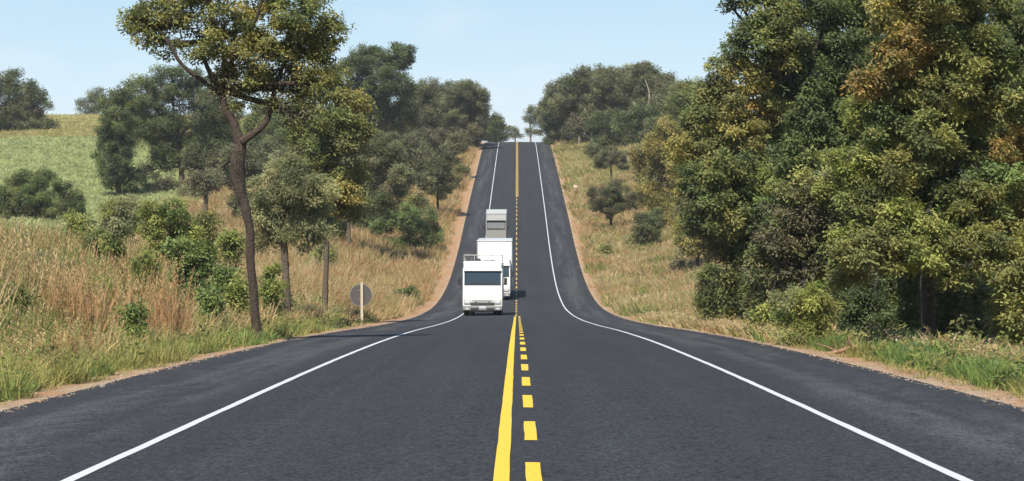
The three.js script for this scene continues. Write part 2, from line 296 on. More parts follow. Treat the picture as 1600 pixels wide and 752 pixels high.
/* a tree. stem: [[px, py], ...] from the foot up (foot's py is replaced by the ground's), width: trunk widths in px; lobes: [px, py, r px, palette?, depth offset as a share of r, k] */
function tree(name, label, category, o) {
  const d = o.d, mpp = d / F, footX = (o.stem[0][0] - CX) * mpp, footY = T(footX, d) - 0.05;
  const g = thing(name, label, category, o.group, [footX, footY, -d]);
  const loc = (v) => v.clone().sub(g.position);
  const stem = o.stem.map(([x, y, dz], i) => { const v = at(x, y ?? 0, d); if (!i) v.y = footY; v.z -= (dz ?? 0); return v; });
  const w = (o.width ?? [8, 5]).map((v) => v * mpp / 2), mat = M[o.bark ?? 'barkBrown'];
  mesh(o.trunkName ?? 'trunk', taper(stem.map(loc), w, o.sides ?? 8, 0.14, o.tint && ((v) => o.tint(v.y))), mat, g);
  const lobes = o.lobes.map(([px, py, r, pal, dz, k], i) => { const c = at(px, py, d); c.z += (dz ?? (i % 2 ? 0.55 : -0.45) * (i % 3 ? 1 : 0.3)) * r * mpp; return { c, r: r * mpp, pal: pal || o.pal, k }; });
  if (o.skirt) { // foliage down to the ground
    const gy = HORIZON + (EYE - footY) * F / d; let y = Math.max(...o.lobes.map((l) => l[1] + l[2] * 0.6)); const x0 = Math.min(...o.lobes.map((l) => l[0])), x1 = Math.max(...o.lobes.map((l) => l[0])), r = Math.max(...o.lobes.map((l) => l[2])) * 0.7;
    for (let row = 0; row < (o.skirt === true ? 6 : o.skirt) && y < gy - r * 0.4; row++, y += r * 1.05) { const nn = Math.max(2, Math.round((x1 - x0) / (r * 1.3))); for (let i = 0; i < nn; i++) { const c = at(x0 + (x1 - x0) * (i + 0.5) / nn + R(-0.3, 0.3) * r, y + r * 0.4, d); c.z += R(-0.8, 0.8) * r * mpp; lobes.push({ c, r: r * mpp * R(0.8, 1.1), pal: o.lobes[(i + row) % o.lobes.length][3] || o.pal }); } }
  }
  const top = stem[stem.length - 1], low = stem[Math.max(0, stem.length - 2)];
  for (const f of o.forks ?? []) mesh('branch', taper(f.path.map(([x, y, dz]) => { const v = at(x, y, d); v.z += dz ?? 0; return loc(v); }), f.width.map((v) => v * mpp / 2), 7, 0.12, o.tint && ((v) => o.tint(v.y))), mat, g);
  if (o.limbs !== 0) for (const L of lobes) {
    let from = o.limbs === 'forks' ? at(o.forks[0].path[3][0], o.forks[0].path[3][1], d) : top; const src = [...(o.limbs === 'forks' ? [] : [low, top]), ...(o.forks ?? []).map((f) => { const p = f.path[f.path.length - 1]; return at(p[0], p[1], d); })];
    for (const p of src) if (p.distanceTo(L.c) < from.distanceTo(L.c) && p.y < L.c.y + L.r * 0.5) from = p;
    if (from.distanceTo(L.c) < L.r * 0.3) continue;
    const mid = from.clone().lerp(L.c, 0.5).add(new THREE.Vector3(R(-0.12, 0.12), R(-0.16, 0.06), R(-0.1, 0.1)).multiplyScalar(from.distanceTo(L.c)));
    const end = L.c.clone().add(new THREE.Vector3(R(-0.3, 0.3), 0.35, R(-0.3, 0.3)).multiplyScalar(L.r)), rt = w[w.length - 1];
    mesh('branch', taper([from, mid, L.c, end].map(loc), [rt * 0.75, rt * 0.5, rt * 0.3, rt * 0.12], 6, 0.1), mat, g);
  }
  const im = crown(g, lobes, { scale: o.scale, density: o.density, kind: o.kind, gap: o.gap, pal: o.pal, flat: o.flat, name: o.crownName ?? 'crown' });
  twigTotal += im.count;
  return g;
}
const shrub = (label, o, category = 'shrub', name = 'shrub') => { // several stems fan out from the foot
  const d = o.d; o.stem = [[o.x, 0], [o.x + 1, o.top]]; o.width = o.width ?? [4, 2]; o.trunkName = 'stem'; o.crownName = 'foliage'; o.bark = o.bark ?? 'barkBrown'; o.flat = o.flat ?? 0.95; o.skirt = true;
  return tree(name, label, category, o);
};
/* lobes strewn over an ellipse, for crowns behind the front row */
function blob(cx, cy, rx, ry, n, pal, pal2) {
  const out = [[cx, cy, Math.min(rx, ry) * 0.75, pal]];
  for (let i = 0; i < n; i++) { const a = i / n * 6.283 + R(-0.3, 0.3), k = R(0.62, 0.82), r = Math.min(rx, ry) * R(0.34, 0.5); out.push([cx + Math.cos(a) * (rx - r * 0.6) * k * 1.15, cy + Math.sin(a) * (ry - r * 0.6) * k * 1.15, r, pal2 && i % 3 === 0 ? pal2 : pal, R(-1.2, 1.2)]); }
  return out;
}

// ------------------------------------------------------------------ trees on the left
tree('roadside_tree', 'tall olive-leaved tree with a dark bent forked trunk beside the left edge of the road', 'tree', {
  d: 64, stem: [[402, 0], [397, 490], [394, 446], [390, 398], [390, 362], [386, 340], [381, 318], [375, 300], [371, 253], [378, 220]], width: [18, 14, 13, 14, 14, 15, 16, 18, 24, 17], bark: 'barkBlack', sides: 12,
  forks: [
    { path: [[375, 222], [366, 195], [352, 170], [348, 140], [352, 100], [345, 60]], width: [17, 14, 12, 12, 9, 5] },
    { path: [[378, 222, 0.1], [398, 208, 0.1], [416, 190, 0], [424, 160, -0.1], [436, 120, -0.2], [450, 70, -0.3]], width: [13, 11, 10, 9, 7, 4] },
    { path: [[349, 150, 0], [320, 128, 0.2], [286, 100, 0.3], [268, 70, 0.3], [250, 45, 0.3]], width: [8, 7, 6, 5, 3] },
    { path: [[352, 110, 0], [385, 70, 0.3], [405, 30, 0.5], [420, -20, 0.6]], width: [8, 6, 5, 3] },
    { path: [[366, 240, 0], [356, 252, -0.2], [343, 262, -0.3]], width: [8, 5, 2] },
  ],
  lobes: [[212, 28, 32], [235, 58, 24, '', 0.3, 0.8], [252, 22, 38, 'olive'], [272, 72, 26, 'oliveGreen', -0.4, 0.8], [300, 20, 42, 'brownish'], [330, -20, 50], [318, 78, 26, 'oliveGreen', 0.9, 0.7], [352, 50, 44], [362, 98, 38, 'gold'], [352, 130, 26, 'brownish'], [396, 20, 46, 'gold'], [400, 80, 42, 'gold'], [404, 122, 32], [380, 150, 22, 'olive', 0, 0.6], [440, -18, 48, 'oliveGreen'], [446, 66, 42, 'olive'], [438, 118, 30, 'brownish'], [478, 20, 44, 'oliveGreen'], [478, 84, 38, 'gold'], [508, 48, 30], [522, 34, 20, '', 0, 0.7], [500, 78, 26], [470, 140, 32, 'olive'], [498, 128, 26, 'gold'], [432, 160, 18, 'brownish', 0.2, 0.5], [465, 176, 26, 'brownish', -0.3, 0.7]],
  pal: 'olive', scale: 0.54, density: 0.68, gap: 0.34, kind: 'broad', limbs: 'forks',
});
tree('leaning_tree', 'olive tree with loose foliage just right of the bent-trunk tree', 'tree', { d: 118, stem: [[506, 0], [510, 380], [512, 290], [516, 230]], skirt: 3, width: [10, 8, 7, 5], pal: 'olive', scale: 0.85, density: 0.85, gap: 0.25,
  lobes: [[500, 160, 38, 'olive'], [530, 190, 34, 'oliveGreen'], [520, 120, 30, 'olive'], [548, 160, 28, 'gold'], [480, 205, 32, 'oliveGreen'], [545, 225, 32, 'grey'], [505, 235, 32, 'oliveGreen'], [565, 205, 22, 'olive'], [470, 245, 24, 'grey']] });
tree('pale_tree', 'pale grey-green tree with a straight brown trunk standing in dry grass behind the bent-trunk tree', 'tree', { d: 100, stem: [[448, 0], [446, 430], [443, 380], [440, 330]], width: [13, 12, 11, 7], pal: 'pale', kind: 'narrow', scale: 0.72, density: 0.8, gap: 0.24, bark: 'barkBrown',
  lobes: [[425, 300, 34], [465, 295, 34, 'grey'], [440, 345, 36], [405, 335, 28], [485, 335, 32], [470, 365, 28, 'grey'], [415, 370, 26], [500, 300, 28], [450, 265, 26, 'grey'], [505, 362, 20]] });
tree('spreading_tree', 'large dark green spreading tree behind the bent-trunk tree, left of its fork', 'tree', { d: 300, stem: [[285, 0], [283, 260], [280, 215]], width: [11, 9, 7], pal: 'dark', kind: 'far', scale: 1.55, density: 0.95, gap: 0.2,
  lobes: [[270, 130, 36], [225, 150, 34, 'oliveGreen'], [310, 140, 36], [250, 185, 40], [300, 195, 40], [345, 170, 34, 'grey'], [340, 220, 36], [215, 200, 30], [260, 240, 34, 'oliveGreen'], [310, 250, 32, 'grey'], [205, 165, 20], [352, 255, 28, 'brownish'], [235, 265, 20, 'brownish', 0, 0.5]] });
tree('bushy_tree', 'narrow dark bushy tree beside the green field, left of the large spreading tree', 'tree', { d: 290, stem: [[185, 0], [184, 270], [182, 230]], width: [9, 8, 6], pal: 'dark', kind: 'far', scale: 1.5, density: 1.15, gap: 0.08,
  lobes: [[175, 160, 20, 'oliveGreen'], [185, 190, 26], [168, 215, 22], [190, 225, 26], [165, 250, 22, 'oliveGreen'], [185, 262, 26], [205, 280, 22], [172, 280, 18], [190, 148, 14]] });
tree('field_tree', 'dark rounded tree cut by the left edge of the view above the green field', 'tree', { d: 400, stem: [[22, 0], [22, 215], [22, 180]], width: [9, 8, 6], pal: 'grey', kind: 'far', scale: 1.9, density: 1.15, gap: 0.08,
  lobes: [[12, 130, 24, 'dark'], [-20, 150, 40, 'dark'], [40, 160, 30], [15, 185, 38], [55, 195, 26], [-20, 200, 40], [40, 222, 30, 'dark'], [68, 226, 18, 'dark'], [5, 228, 28, 'dark'], [62, 150, 12, 'dark', 0, 0.8], [74, 165, 8, 'dark', 0, 0.6], [48, 135, 13, 'dark', 0, 0.8]] });
tree('distant_tree', 'faint thin tree on the skyline above the golden field', 'tree', { d: 520, stem: [[146, 0], [146, 190], [146, 175]], width: [5, 4, 3], pal: 'grey', kind: 'far', scale: 2.0, density: 0.75, gap: 0.25,
  lobes: [[150, 150, 15], [135, 165, 16], [158, 168, 15], [145, 180, 14], [120, 186, 10, 'dark'], [166, 186, 14]] });
shrub('round dark green bush in front of the green field, at the left edge', { d: 262, x: 60, top: 320, pal: 'oliveGreen', kind: 'far', scale: 1.15, density: 1.05, gap: 0.12,
  lobes: [[30, 300, 28], [70, 295, 28, 'bright'], [105, 310, 24], [15, 325, 26], [55, 330, 30, 'grey'], [95, 332, 26], [120, 325, 14, 'bright'], [70, 274, 12], [35, 280, 16], [0, 312, 26]] }, 'bush', 'bush');
tree('tall_dark_tree', 'tallest dark green tree on the left skyline', 'tree', { d: 345, stem: [[588, 0], [588, 210], [586, 140]], width: [9, 8, 6], pal: 'dark', kind: 'far', scale: 1.7, density: 1.05, gap: 0.12,
  lobes: [[585, 95, 28], [555, 105, 26], [618, 95, 26], [630, 85, 16], [565, 85, 14], [600, 130, 34], [565, 145, 32], [625, 135, 26], [590, 175, 34], [555, 190, 30, 'grey'], [625, 180, 30, 'grey']] });
tree('hill_tree', 'broad grey-green tree at the top of the hill left of the road', 'tree', { d: 425, stem: [[705, 0], [705, 205], [703, 175]], width: [6, 6, 4], pal: 'grey', kind: 'far', scale: 1.9, density: 1.1, gap: 0.1,
  lobes: [[690, 150, 24], [725, 145, 22], [745, 160, 20], [710, 175, 28], [740, 185, 22], [680, 180, 26], [752, 148, 12], [725, 205, 22, 'brownish'], [698, 205, 22]] });
tree('hill_tree', 'dull olive tree in the hill wood between the tallest dark tree and the hilltop', 'tree', { d: 392, stem: [[655, 0], [655, 205], [655, 180]], width: [7, 6, 5], pal: 'grey', kind: 'far', scale: 1.8, density: 1.1, gap: 0.1,
  lobes: [[650, 150, 22], [668, 140, 18], [640, 175, 26, 'oliveGreen'], [668, 180, 24], [650, 205, 28], [675, 218, 22, 'brownish'], [632, 215, 22]] });
tree('grey_tree', 'dull grey-brown tree with a thin pale trunk in dry grass, below the tallest dark tree', 'tree', { d: 232, stem: [[546, 0], [545, 350], [552, 300]], width: [6, 5, 4], pal: 'grey', bark: 'barkBrown', kind: 'far', scale: 1.2, density: 1.1, gap: 0.1,
  lobes: [[580, 245, 30], [545, 255, 26], [610, 250, 28], [560, 285, 32, 'brownish'], [600, 285, 32, 'brownish'], [625, 275, 20], [540, 295, 26], [585, 315, 26, 'dark'], [550, 320, 24, 'dark'], [610, 310, 20, 'dark'], [590, 225, 18]] });
tree('verge_tree', 'small round tree with a thin trunk close to the left edge of the uphill road', 'tree', { d: 288, stem: [[684, 0], [684, 315], [684, 290]], width: [4.5, 4, 3], pal: 'grey', kind: 'far', scale: 1.35, density: 1.1, gap: 0.1,
  lobes: [[684, 262, 22, 'grey'], [668, 285, 17], [700, 283, 18], [684, 294, 18, 'dark'], [690, 245, 16]] });
tree('hillside_tree', 'brownish tree on the slope above the small round verge tree', 'tree', { d: 352, stem: [[694, 0], [694, 255], [694, 240]], width: [5, 4, 3], pal: 'brownish', kind: 'far', scale: 1.6, density: 1.1, gap: 0.1,
  lobes: [[690, 222, 22], [712, 228, 18, 'grey'], [670, 240, 20, 'grey'], [700, 248, 18, 'dark'], [722, 220, 13]] });
tree('crest_tree', 'small round green tree on the crest at the left edge of the road', 'tree', { d: 492, stem: [[774, 0], [774, 210], [774, 200]], width: [4, 3.5, 3], pal: 'dark', kind: 'far', scale: 1.9, density: 1.15, gap: 0.05,
  lobes: [[773, 194, 15], [763, 206, 14], [785, 206, 14, 'grey'], [775, 214, 15, 'brownish'], [775, 186, 9]] });
tree('distant_tree', 'tiny faint tree on the skyline in the gap at the end of the road', 'tree', { d: 640, stem: [[805, 0], [805, 215], [805, 205]], width: [2, 2, 1.5], pal: 'grey', kind: 'far', scale: 1.6, density: 0.8, gap: 0.2,
  lobes: [[804, 203, 6], [808, 210, 6], [800, 212, 5], [814, 213, 4]] });
shrub('low dark green shrub on the left slope between the grey-brown tree and the uphill road', { d: 246, x: 640, top: 360, pal: 'bright', kind: 'far', scale: 1.1, density: 1.1, gap: 0.05,
  lobes: [[605, 345, 20, 'dark'], [635, 340, 24], [665, 350, 22, 'dark'], [645, 365, 20, 'dark'], [675, 370, 16], [590, 355, 12]] });
// wood between them, further back
const WL = [[455, 245, 46, 46, 285, 'grey', 'dark', 'shady grey-green tree between the forked trunk and the grey-brown tree'], [425, 195, 38, 45, 330, 'oliveGreen', 'bright', 'fresh green tree seen between the two limbs of the forked trunk'],
  [520, 215, 40, 55, 372, 'dark', 'grey', 'dark tree behind the loose olive tree'], [640, 245, 30, 38, 322, 'grey', 'brownish', 'dull grey tree left of the small round verge tree'], [375, 262, 34, 36, 262, 'grey', 'brownish', 'low grey tree directly behind the bent trunk'], [320, 285, 32, 20, 255, 'brownish', 'pale', 'low brownish thicket tree under the large spreading tree']];
for (const [cx, cy, rx, ry, d, a, b, label] of WL) tree('wood_tree', label, 'tree', { d, stem: [[cx, 0], [cx + 1, cy + ry * 0.5], [cx, cy]], width: [7 * 300 / d, 6 * 300 / d, 4], pal: a, kind: 'far', scale: 1.1 + d / 500, density: 1.0, gap: 0.14, lobes: blob(cx, cy, rx, ry, 8, a, b) });

// ------------------------------------------------------------------ trees on the right
tree('forest_tree', 'huge dense foreground tree at the right edge of the view, partly orange leaves', 'tree', { d: 54, stem: [[1470, 0, 1.4], [1468, 440, 1.4], [1475, 330, 1.2], [1480, 220, 0.6]], width: [24, 20, 17, 13], bark: 'barkDark', pal: 'olive', scale: 0.52, density: 1.2, gap: 0.2,
  lobes: [[1400, 20, 50, 'gold'], [1460, -10, 60, 'olive'], [1540, 10, 60, 'oliveGreen'], [1400, 85, 46, 'orange'], [1450, 70, 46, 'gold'], [1510, 80, 52, 'oliveGreen'], [1580, 70, 50, 'dark'], [1360, 130, 32, 'orange'], [1420, 140, 44, 'olive'], [1480, 150, 50, 'olive'], [1550, 150, 46, 'dark'], [1600, 150, 50, 'dark'], [1390, 195, 40, 'dark'], [1450, 215, 46, 'oliveGreen'], [1520, 220, 52, 'dark'], [1590, 230, 40, 'orange'],
    [1340, 260, 44, 'lime'], [1400, 265, 44, 'olive'], [1470, 280, 44, 'dark'], [1545, 290, 52, 'bright'], [1610, 300, 50, 'olive'], [1360, 320, 44, 'oliveGreen'], [1430, 340, 46, 'olive'], [1490, 345, 44, 'bright'], [1560, 370, 46, 'olive'], [1340, 375, 36, 'lime'], [1400, 395, 30, 'dark'], [1465, 390, 30, 'dark'], [1580, 420, 44, 'lime'], [1615, 380, 50, 'olive'], [1325, 425, 28, 'olive', 0.3, 0.8], [1600, 470, 36, 'olive', 0.3, 0.7], [1372, 385, 42, 'olive', 1.5], [1440, 385, 46, 'lime', 1.5], [1510, 380, 46, 'olive', 1.4], [1475, 425, 32, 'oliveGreen', 1.6], [1330, 395, 34, 'olive', 1.5], [1560, 415, 34, 'lime', 1.3], [1400, 340, 36, 'lime', 1.4], [1500, 310, 40, 'olive', 1.3]] });
tree('forest_tree', 'tall dark tree with a ragged crown reaching past the top of the view', 'tree', { d: 76, stem: [[1270, 0], [1268, 400], [1262, 280], [1255, 160]], width: [22, 20, 17, 12], bark: 'barkDark', pal: 'dark', scale: 0.66, density: 0.95, gap: 0.2,
  lobes: [[1200, 20, 40, 'olive'], [1185, 60, 36, 'oliveGreen'], [1240, 10, 50, 'oliveGreen'], [1300, 0, 56, 'oliveGreen'], [1360, 20, 50, 'dark'], [1225, 70, 44, 'olive'], [1280, 75, 50, 'dark'], [1330, 80, 46, 'dark'], [1240, 130, 44, 'dark'], [1300, 145, 52, 'dark'], [1350, 160, 40, 'dark'], [1260, 190, 44, 'dark'], [1320, 215, 46, 'dark'], [1148, 72, 24, 'dark', 0, 0.8], [1165, 40, 18, 'oliveGreen', 0, 0.7], [1142, 10, 14, 'dark', 0, 0.5], [1150, -12, 26, 'oliveGreen', 0, 0.8], [1138, 92, 14, 'olive', 0, 0.5], [1190, 110, 34, 'gold'], [1265, 265, 40, 'oliveGreen', 1.2], [1235, 245, 32, 'dark', 1.0], [1300, 275, 34, 'dark', 0.9]] });
tree('forest_tree', 'golden olive tree with a broad rounded crown left of the tall dark tree', 'tree', { skirt: 2, d: 102, stem: [[1165, 0], [1166, 380], [1160, 260], [1155, 190]], width: [12, 11, 9, 7], pal: 'olive', scale: 0.78, density: 1.0, gap: 0.18,
  lobes: [[1150, 115, 32, 'gold'], [1190, 120, 34, 'gold'], [1115, 140, 26, 'olive'], [1130, 165, 36, 'olive'], [1180, 165, 38, 'orange'], [1220, 160, 30, 'olive'], [1090, 180, 26, 'oliveGreen'], [1150, 205, 38, 'gold'], [1200, 210, 36, 'oliveGreen'], [1100, 220, 32, 'olive'], [1240, 230, 34, 'bright'], [1065, 235, 26, 'gold'], [1170, 245, 36, 'olive'], [1120, 100, 16, 'oliveGreen', 0, 0.7]] });
tree('forest_tree', 'brown-tinged tree hanging over the dry grass on the right slope', 'tree', { d: 88, stem: [[1168, 0, 1], [1165, 400, 1], [1155, 330], [1145, 280]], width: [10, 10, 8, 6], bark: 'barkDark', pal: 'oliveGreen', scale: 0.72, density: 1.0, gap: 0.18,
  lobes: [[1090, 275, 30, 'dark'], [1125, 265, 32, 'olive'], [1170, 275, 36, 'oliveGreen'], [1215, 280, 36, 'lime'], [1085, 315, 28, 'brownish'], [1120, 310, 34, 'oliveGreen'], [1165, 320, 36, 'dark'], [1210, 325, 34, 'bright'], [1110, 355, 26, 'brownish'], [1150, 365, 28, 'dark'], [1190, 365, 30, 'brownish'], [1085, 350, 18, 'dark', 0, 0.7], [1120, 388, 20, 'brownish', 0, 0.8], [1108, 290, 18, 'orange'], [1150, 400, 24, 'dark'], [1180, 395, 26, 'oliveGreen'], [1135, 345, 28, 'olive', 1.2], [1100, 330, 26, 'dark', 1.1]] });
tree('forest_tree', 'shaded tree with brownish foliage just left of the huge foreground tree', 'tree', { skirt: true, d: 68, stem: [[1255, 0], [1255, 420], [1258, 360], [1260, 320]], width: [13, 12, 10, 7], bark: 'barkDark', pal: 'brownish', scale: 0.62, density: 0.95, gap: 0.22,
  lobes: [[1250, 300, 36, 'olive'], [1300, 290, 40, 'lime'], [1220, 340, 34, 'dark'], [1260, 345, 36, 'brownish'], [1305, 340, 36, 'olive'], [1215, 380, 30, 'brownish'], [1255, 390, 32, 'dark'], [1300, 385, 30, 'oliveGreen'], [1190, 400, 24, 'oliveGreen'], [1225, 420, 24, 'brownish', 0, 0.8], [1180, 425, 18, 'dark', 0, 0.7], [1280, 420, 24, 'olive', 0, 0.8], [1205, 445, 18, 'grey', 0, 0.6]] });
const WR = [ // the wood on the right hill and behind the front row
  [862, 182, 26, 30, 452, 'grey', 'dark', 'barkPale', 'low grey tree at the left end of the hilltop wood right of the road'], [905, 150, 40, 44, 432, 'grey', 'dark', 'barkPale', 'broad dull green tree in the hilltop wood, its pale trunk above the golden grass'], [955, 145, 34, 40, 420, 'grey', 'oliveGreen', 'barkPale', 'dark grey-green tree in the middle of the hilltop wood'],
  [1008, 140, 40, 42, 404, 'grey', 'pale', 'barkPale', 'highest tree of the hilltop wood, its pale bare limbs showing'], [1052, 165, 34, 44, 380, 'grey', 'brownish', 'barkPale', 'grey-brown tree at the right end of the hilltop wood'], [1085, 165, 36, 42, 300, 'oliveGreen', 'gold', 'barkBrown', 'fresh olive tree where the hilltop wood meets the golden olive tree'],
  [1040, 225, 36, 34, 262, 'gold', 'olive', 'barkBrown', 'yellowing bushy tree at the foot of the hilltop wood'], [1075, 270, 32, 34, 250, 'gold', 'dark', 'barkBrown', 'small yellow and dark tree left of the brown-tinged tree'], [1010, 245, 26, 24, 285, 'gold', 'pale', 'barkBrown', 'low golden bush tree on the right slope below the wood'], [1000, 195, 44, 30, 372, 'dark', 'grey', 'barkPale', 'dark undergrowth tree under the highest tree of the hilltop wood'], [925, 195, 46, 22, 415, 'brownish', 'dark', 'barkPale', 'dark brown thicket tree behind the golden grass']];
for (const [cx, cy, rx, ry, d, a, b, bk, label] of WR) tree('wood_tree', label, 'tree', { d, stem: [[cx, 0], [cx + 1, cy + ry * 0.4], [cx + 3, cy - ry * 0.1]], width: [7 * 300 / d, 6 * 300 / d, 5], pal: a, bark: bk, kind: d > 200 ? 'far' : 'broad', scale: 0.7 + d / 340, density: 1.0, gap: 0.16, skirt: d < 320, lobes: blob(cx, cy, rx, ry, 9, a, b),
  forks: label.startsWith('highest') ? [{ path: [[1010, 225, 5], [1008, 180, 6], [1012, 150, 5], [1006, 125, 4]], width: [4, 3, 3, 1.5] }, { path: [[1000, 225, 5], [996, 185, 6], [988, 160, 5]], width: [4, 4, 2] }] : label.startsWith('broad dull') ? [{ path: [[925, 218, 5], [920, 190, 6], [912, 170, 5]], width: [5, 4, 2] }] : [] });
tree('crest_tree', 'thin wispy tree on the crest at the right edge of the road', 'tree', { d: 486, stem: [[829, 0], [829, 205], [827, 185]], width: [3, 2.5, 2], bark: 'barkPale', pal: 'grey', kind: 'far', scale: 1.5, density: 0.7, gap: 0.25, lobes: [[828, 172, 9], [823, 185, 7], [834, 190, 9, 'dark'], [828, 205, 9], [842, 205, 9], [838, 178, 8]] });
tree('slope_tree', 'small dark round tree alone on the grassy slope right of the road', 'tree', { d: seenAt(955, 362, 260), stem: [[955, 0], [955, 345], [955, 335]], width: [5, 5, 4], bark: 'barkDark', pal: 'brownish', kind: 'far', scale: 0.8, density: 1.0, gap: 0.2, lobes: [[925, 300, 9, 'grey'], [988, 308, 9], [962, 288, 9], [940, 310, 19], [968, 305, 19, 'dark'], [955, 298, 14, 'dark'], [982, 320, 13], [952, 325, 18, 'dark'], [930, 320, 12, 'grey']] });
tree('slope_tree', 'small grey-green tree higher on the right slope, above the dark round tree', 'tree', { d: seenAt(955, 296, 320), stem: [[955, 0], [955, 268], [954, 255]], width: [3.5, 3, 2], bark: 'barkBrown', pal: 'grey', kind: 'far', scale: 1.0, density: 1.0, gap: 0.2, lobes: [[945, 250, 16], [965, 248, 15, 'brownish'], [955, 238, 12], [972, 258, 10], [935, 257, 9]] });
shrub('dull green shrub in the grass right of the small dark round tree', { d: seenAt(1012, 390, 232), x: 1012, top: 350, pal: 'grey', kind: 'far', scale: 0.95, density: 1.0, gap: 0.1, lobes: [[1005, 345, 16], [1020, 355, 16, 'oliveGreen'], [1010, 372, 17], [1028, 340, 12, 'bright'], [1000, 365, 13]] });

// the wood behind and the undergrowth below: things nothing tells apart share a label
// the distance nearest to a guess at which the ground is seen at a given height of the picture
function seenAt(px, py, guess) { let best = guess, cost = 1e9; for (let d = 30; d < 470; d += 1) { const y = HORIZON + (EYE - T((px - CX) / F * d, d)) * F / d, c = Math.abs(y - py) + 0.03 * Math.abs(d - guess); if (c < cost) { cost = c; best = d; } } return best; }
function fill(name, category, label, group, list, o = {}) {
  list.forEach(([cx, cy, rx, ry, d0, a, b, own], i) => { const d = o.snap ? seenAt(cx, cy + ry * 0.95, d0) : d0; tree(name, own ?? label, category, { d, group, stem: [[cx, 0], [cx + R(-4, 4), cy + ry * 0.45], [cx + R(-6, 6), cy]], width: name === 'shrub' ? [4, 3, 2] : [9 * 150 / d, 8 * 150 / d, 5 * 150 / d], trunkName: name === 'shrub' ? 'stem' : 'trunk', crownName: name === 'shrub' ? 'foliage' : 'crown',
    pal: a, bark: 'barkDark', kind: d > 180 ? 'far' : i % 2 ? 'broad' : 'narrow', scale: d > 180 ? 0.95 + d / 450 : 0.42 + d / 250, density: 1.05, gap: 0.12, lobes: blob(cx, cy, rx, ry, o.n ?? 8, a, b), skirt: name === 'shrub' || o.skirt, ...o.over }); });
}
fill('wood_tree', 'tree', 'tree of the dense wood closing the view behind the foreground trees on the right', 'trees of the dense wood on the right', [
  [1195, 300, 55, 100, 122, 'oliveGreen', 'olive'], [1270, 300, 58, 120, 112, 'olive', 'dark'], [1345, 290, 58, 130, 104, 'oliveGreen', 'lime'], [1425, 300, 60, 130, 98, 'olive', 'dark'], [1505, 300, 60, 130, 94, 'oliveGreen', 'bright'], [1590, 300, 60, 135, 88, 'olive', 'oliveGreen'],
  [1235, 150, 52, 110, 150, 'dark', 'oliveGreen'], [1315, 120, 60, 130, 145, 'oliveGreen', 'dark'], [1395, 110, 60, 130, 140, 'dark', 'olive'], [1480, 110, 62, 130, 135, 'oliveGreen', 'gold'], [1570, 110, 62, 130, 128, 'dark', 'oliveGreen']], { skirt: true });
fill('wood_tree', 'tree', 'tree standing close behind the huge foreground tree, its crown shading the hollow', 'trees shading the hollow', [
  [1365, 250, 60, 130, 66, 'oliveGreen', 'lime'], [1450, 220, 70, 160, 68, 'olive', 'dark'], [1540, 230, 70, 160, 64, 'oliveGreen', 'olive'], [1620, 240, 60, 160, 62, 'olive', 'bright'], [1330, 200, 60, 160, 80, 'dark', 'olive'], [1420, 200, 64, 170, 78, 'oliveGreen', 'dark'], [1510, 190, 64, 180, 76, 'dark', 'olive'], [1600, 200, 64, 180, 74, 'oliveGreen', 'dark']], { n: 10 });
fill('shrub', 'shrub', 'green undergrowth shrub at the foot of the wood on the right', 'undergrowth shrubs on the right', [
  [1112, 432, 22, 16, 94, 'oliveGreen', 'brownish', 'brownish shrub in the dry grass under the hanging brown-tinged tree'], [1150, 440, 26, 22, 88, 'olive', 'dark', 'dark olive shrub at the foot of the hanging brown-tinged tree'], [1185, 455, 26, 32, 82, 'oliveGreen', 'brownish', 'brownish green shrub at the left end of the undergrowth below the right wood'], [1225, 440, 30, 40, 78, 'olive', 'dark', 'olive undergrowth shrub just right of the leftmost one below the right wood'], [1290, 440, 34, 46, 70, 'oliveGreen', 'lime', 'lime-tinged undergrowth shrub behind the tall yellow-green shrub'], [1330, 430, 30, 46, 72, 'dark', 'oliveGreen', 'dark shrub at the left side of the dark hollow under the huge tree'], [1385, 425, 36, 50, 74, 'dark', 'oliveGreen', 'darkest shrub in the middle of the hollow under the huge tree'], [1440, 430, 36, 50, 70, 'oliveGreen', 'dark', 'green shrub behind the pale stake in the hollow under the huge tree'], [1500, 455, 34, 40, 64, 'grey', 'dark', 'dull grey-green shrub at the right side of the hollow under the huge tree'], [1555, 470, 32, 36, 60, 'olive', 'oliveGreen', 'olive shrub above the bright verge grass under the huge tree'], [1475, 470, 26, 34, 57, 'dark', 'grey', 'dark shrub hiding the foot of the huge tree trunk'], [1525, 475, 28, 34, 57, 'grey', 'pale', 'grey-green shrub with thin leaves above the bright verge grass'], [1580, 485, 28, 32, 54, 'olive', 'pale', 'pale olive shrub low at the verge near the right edge'], [1605, 450, 40, 50, 52, 'olive', 'lime', 'olive and lime shrub cut by the right edge of the view']], { n: 7 });
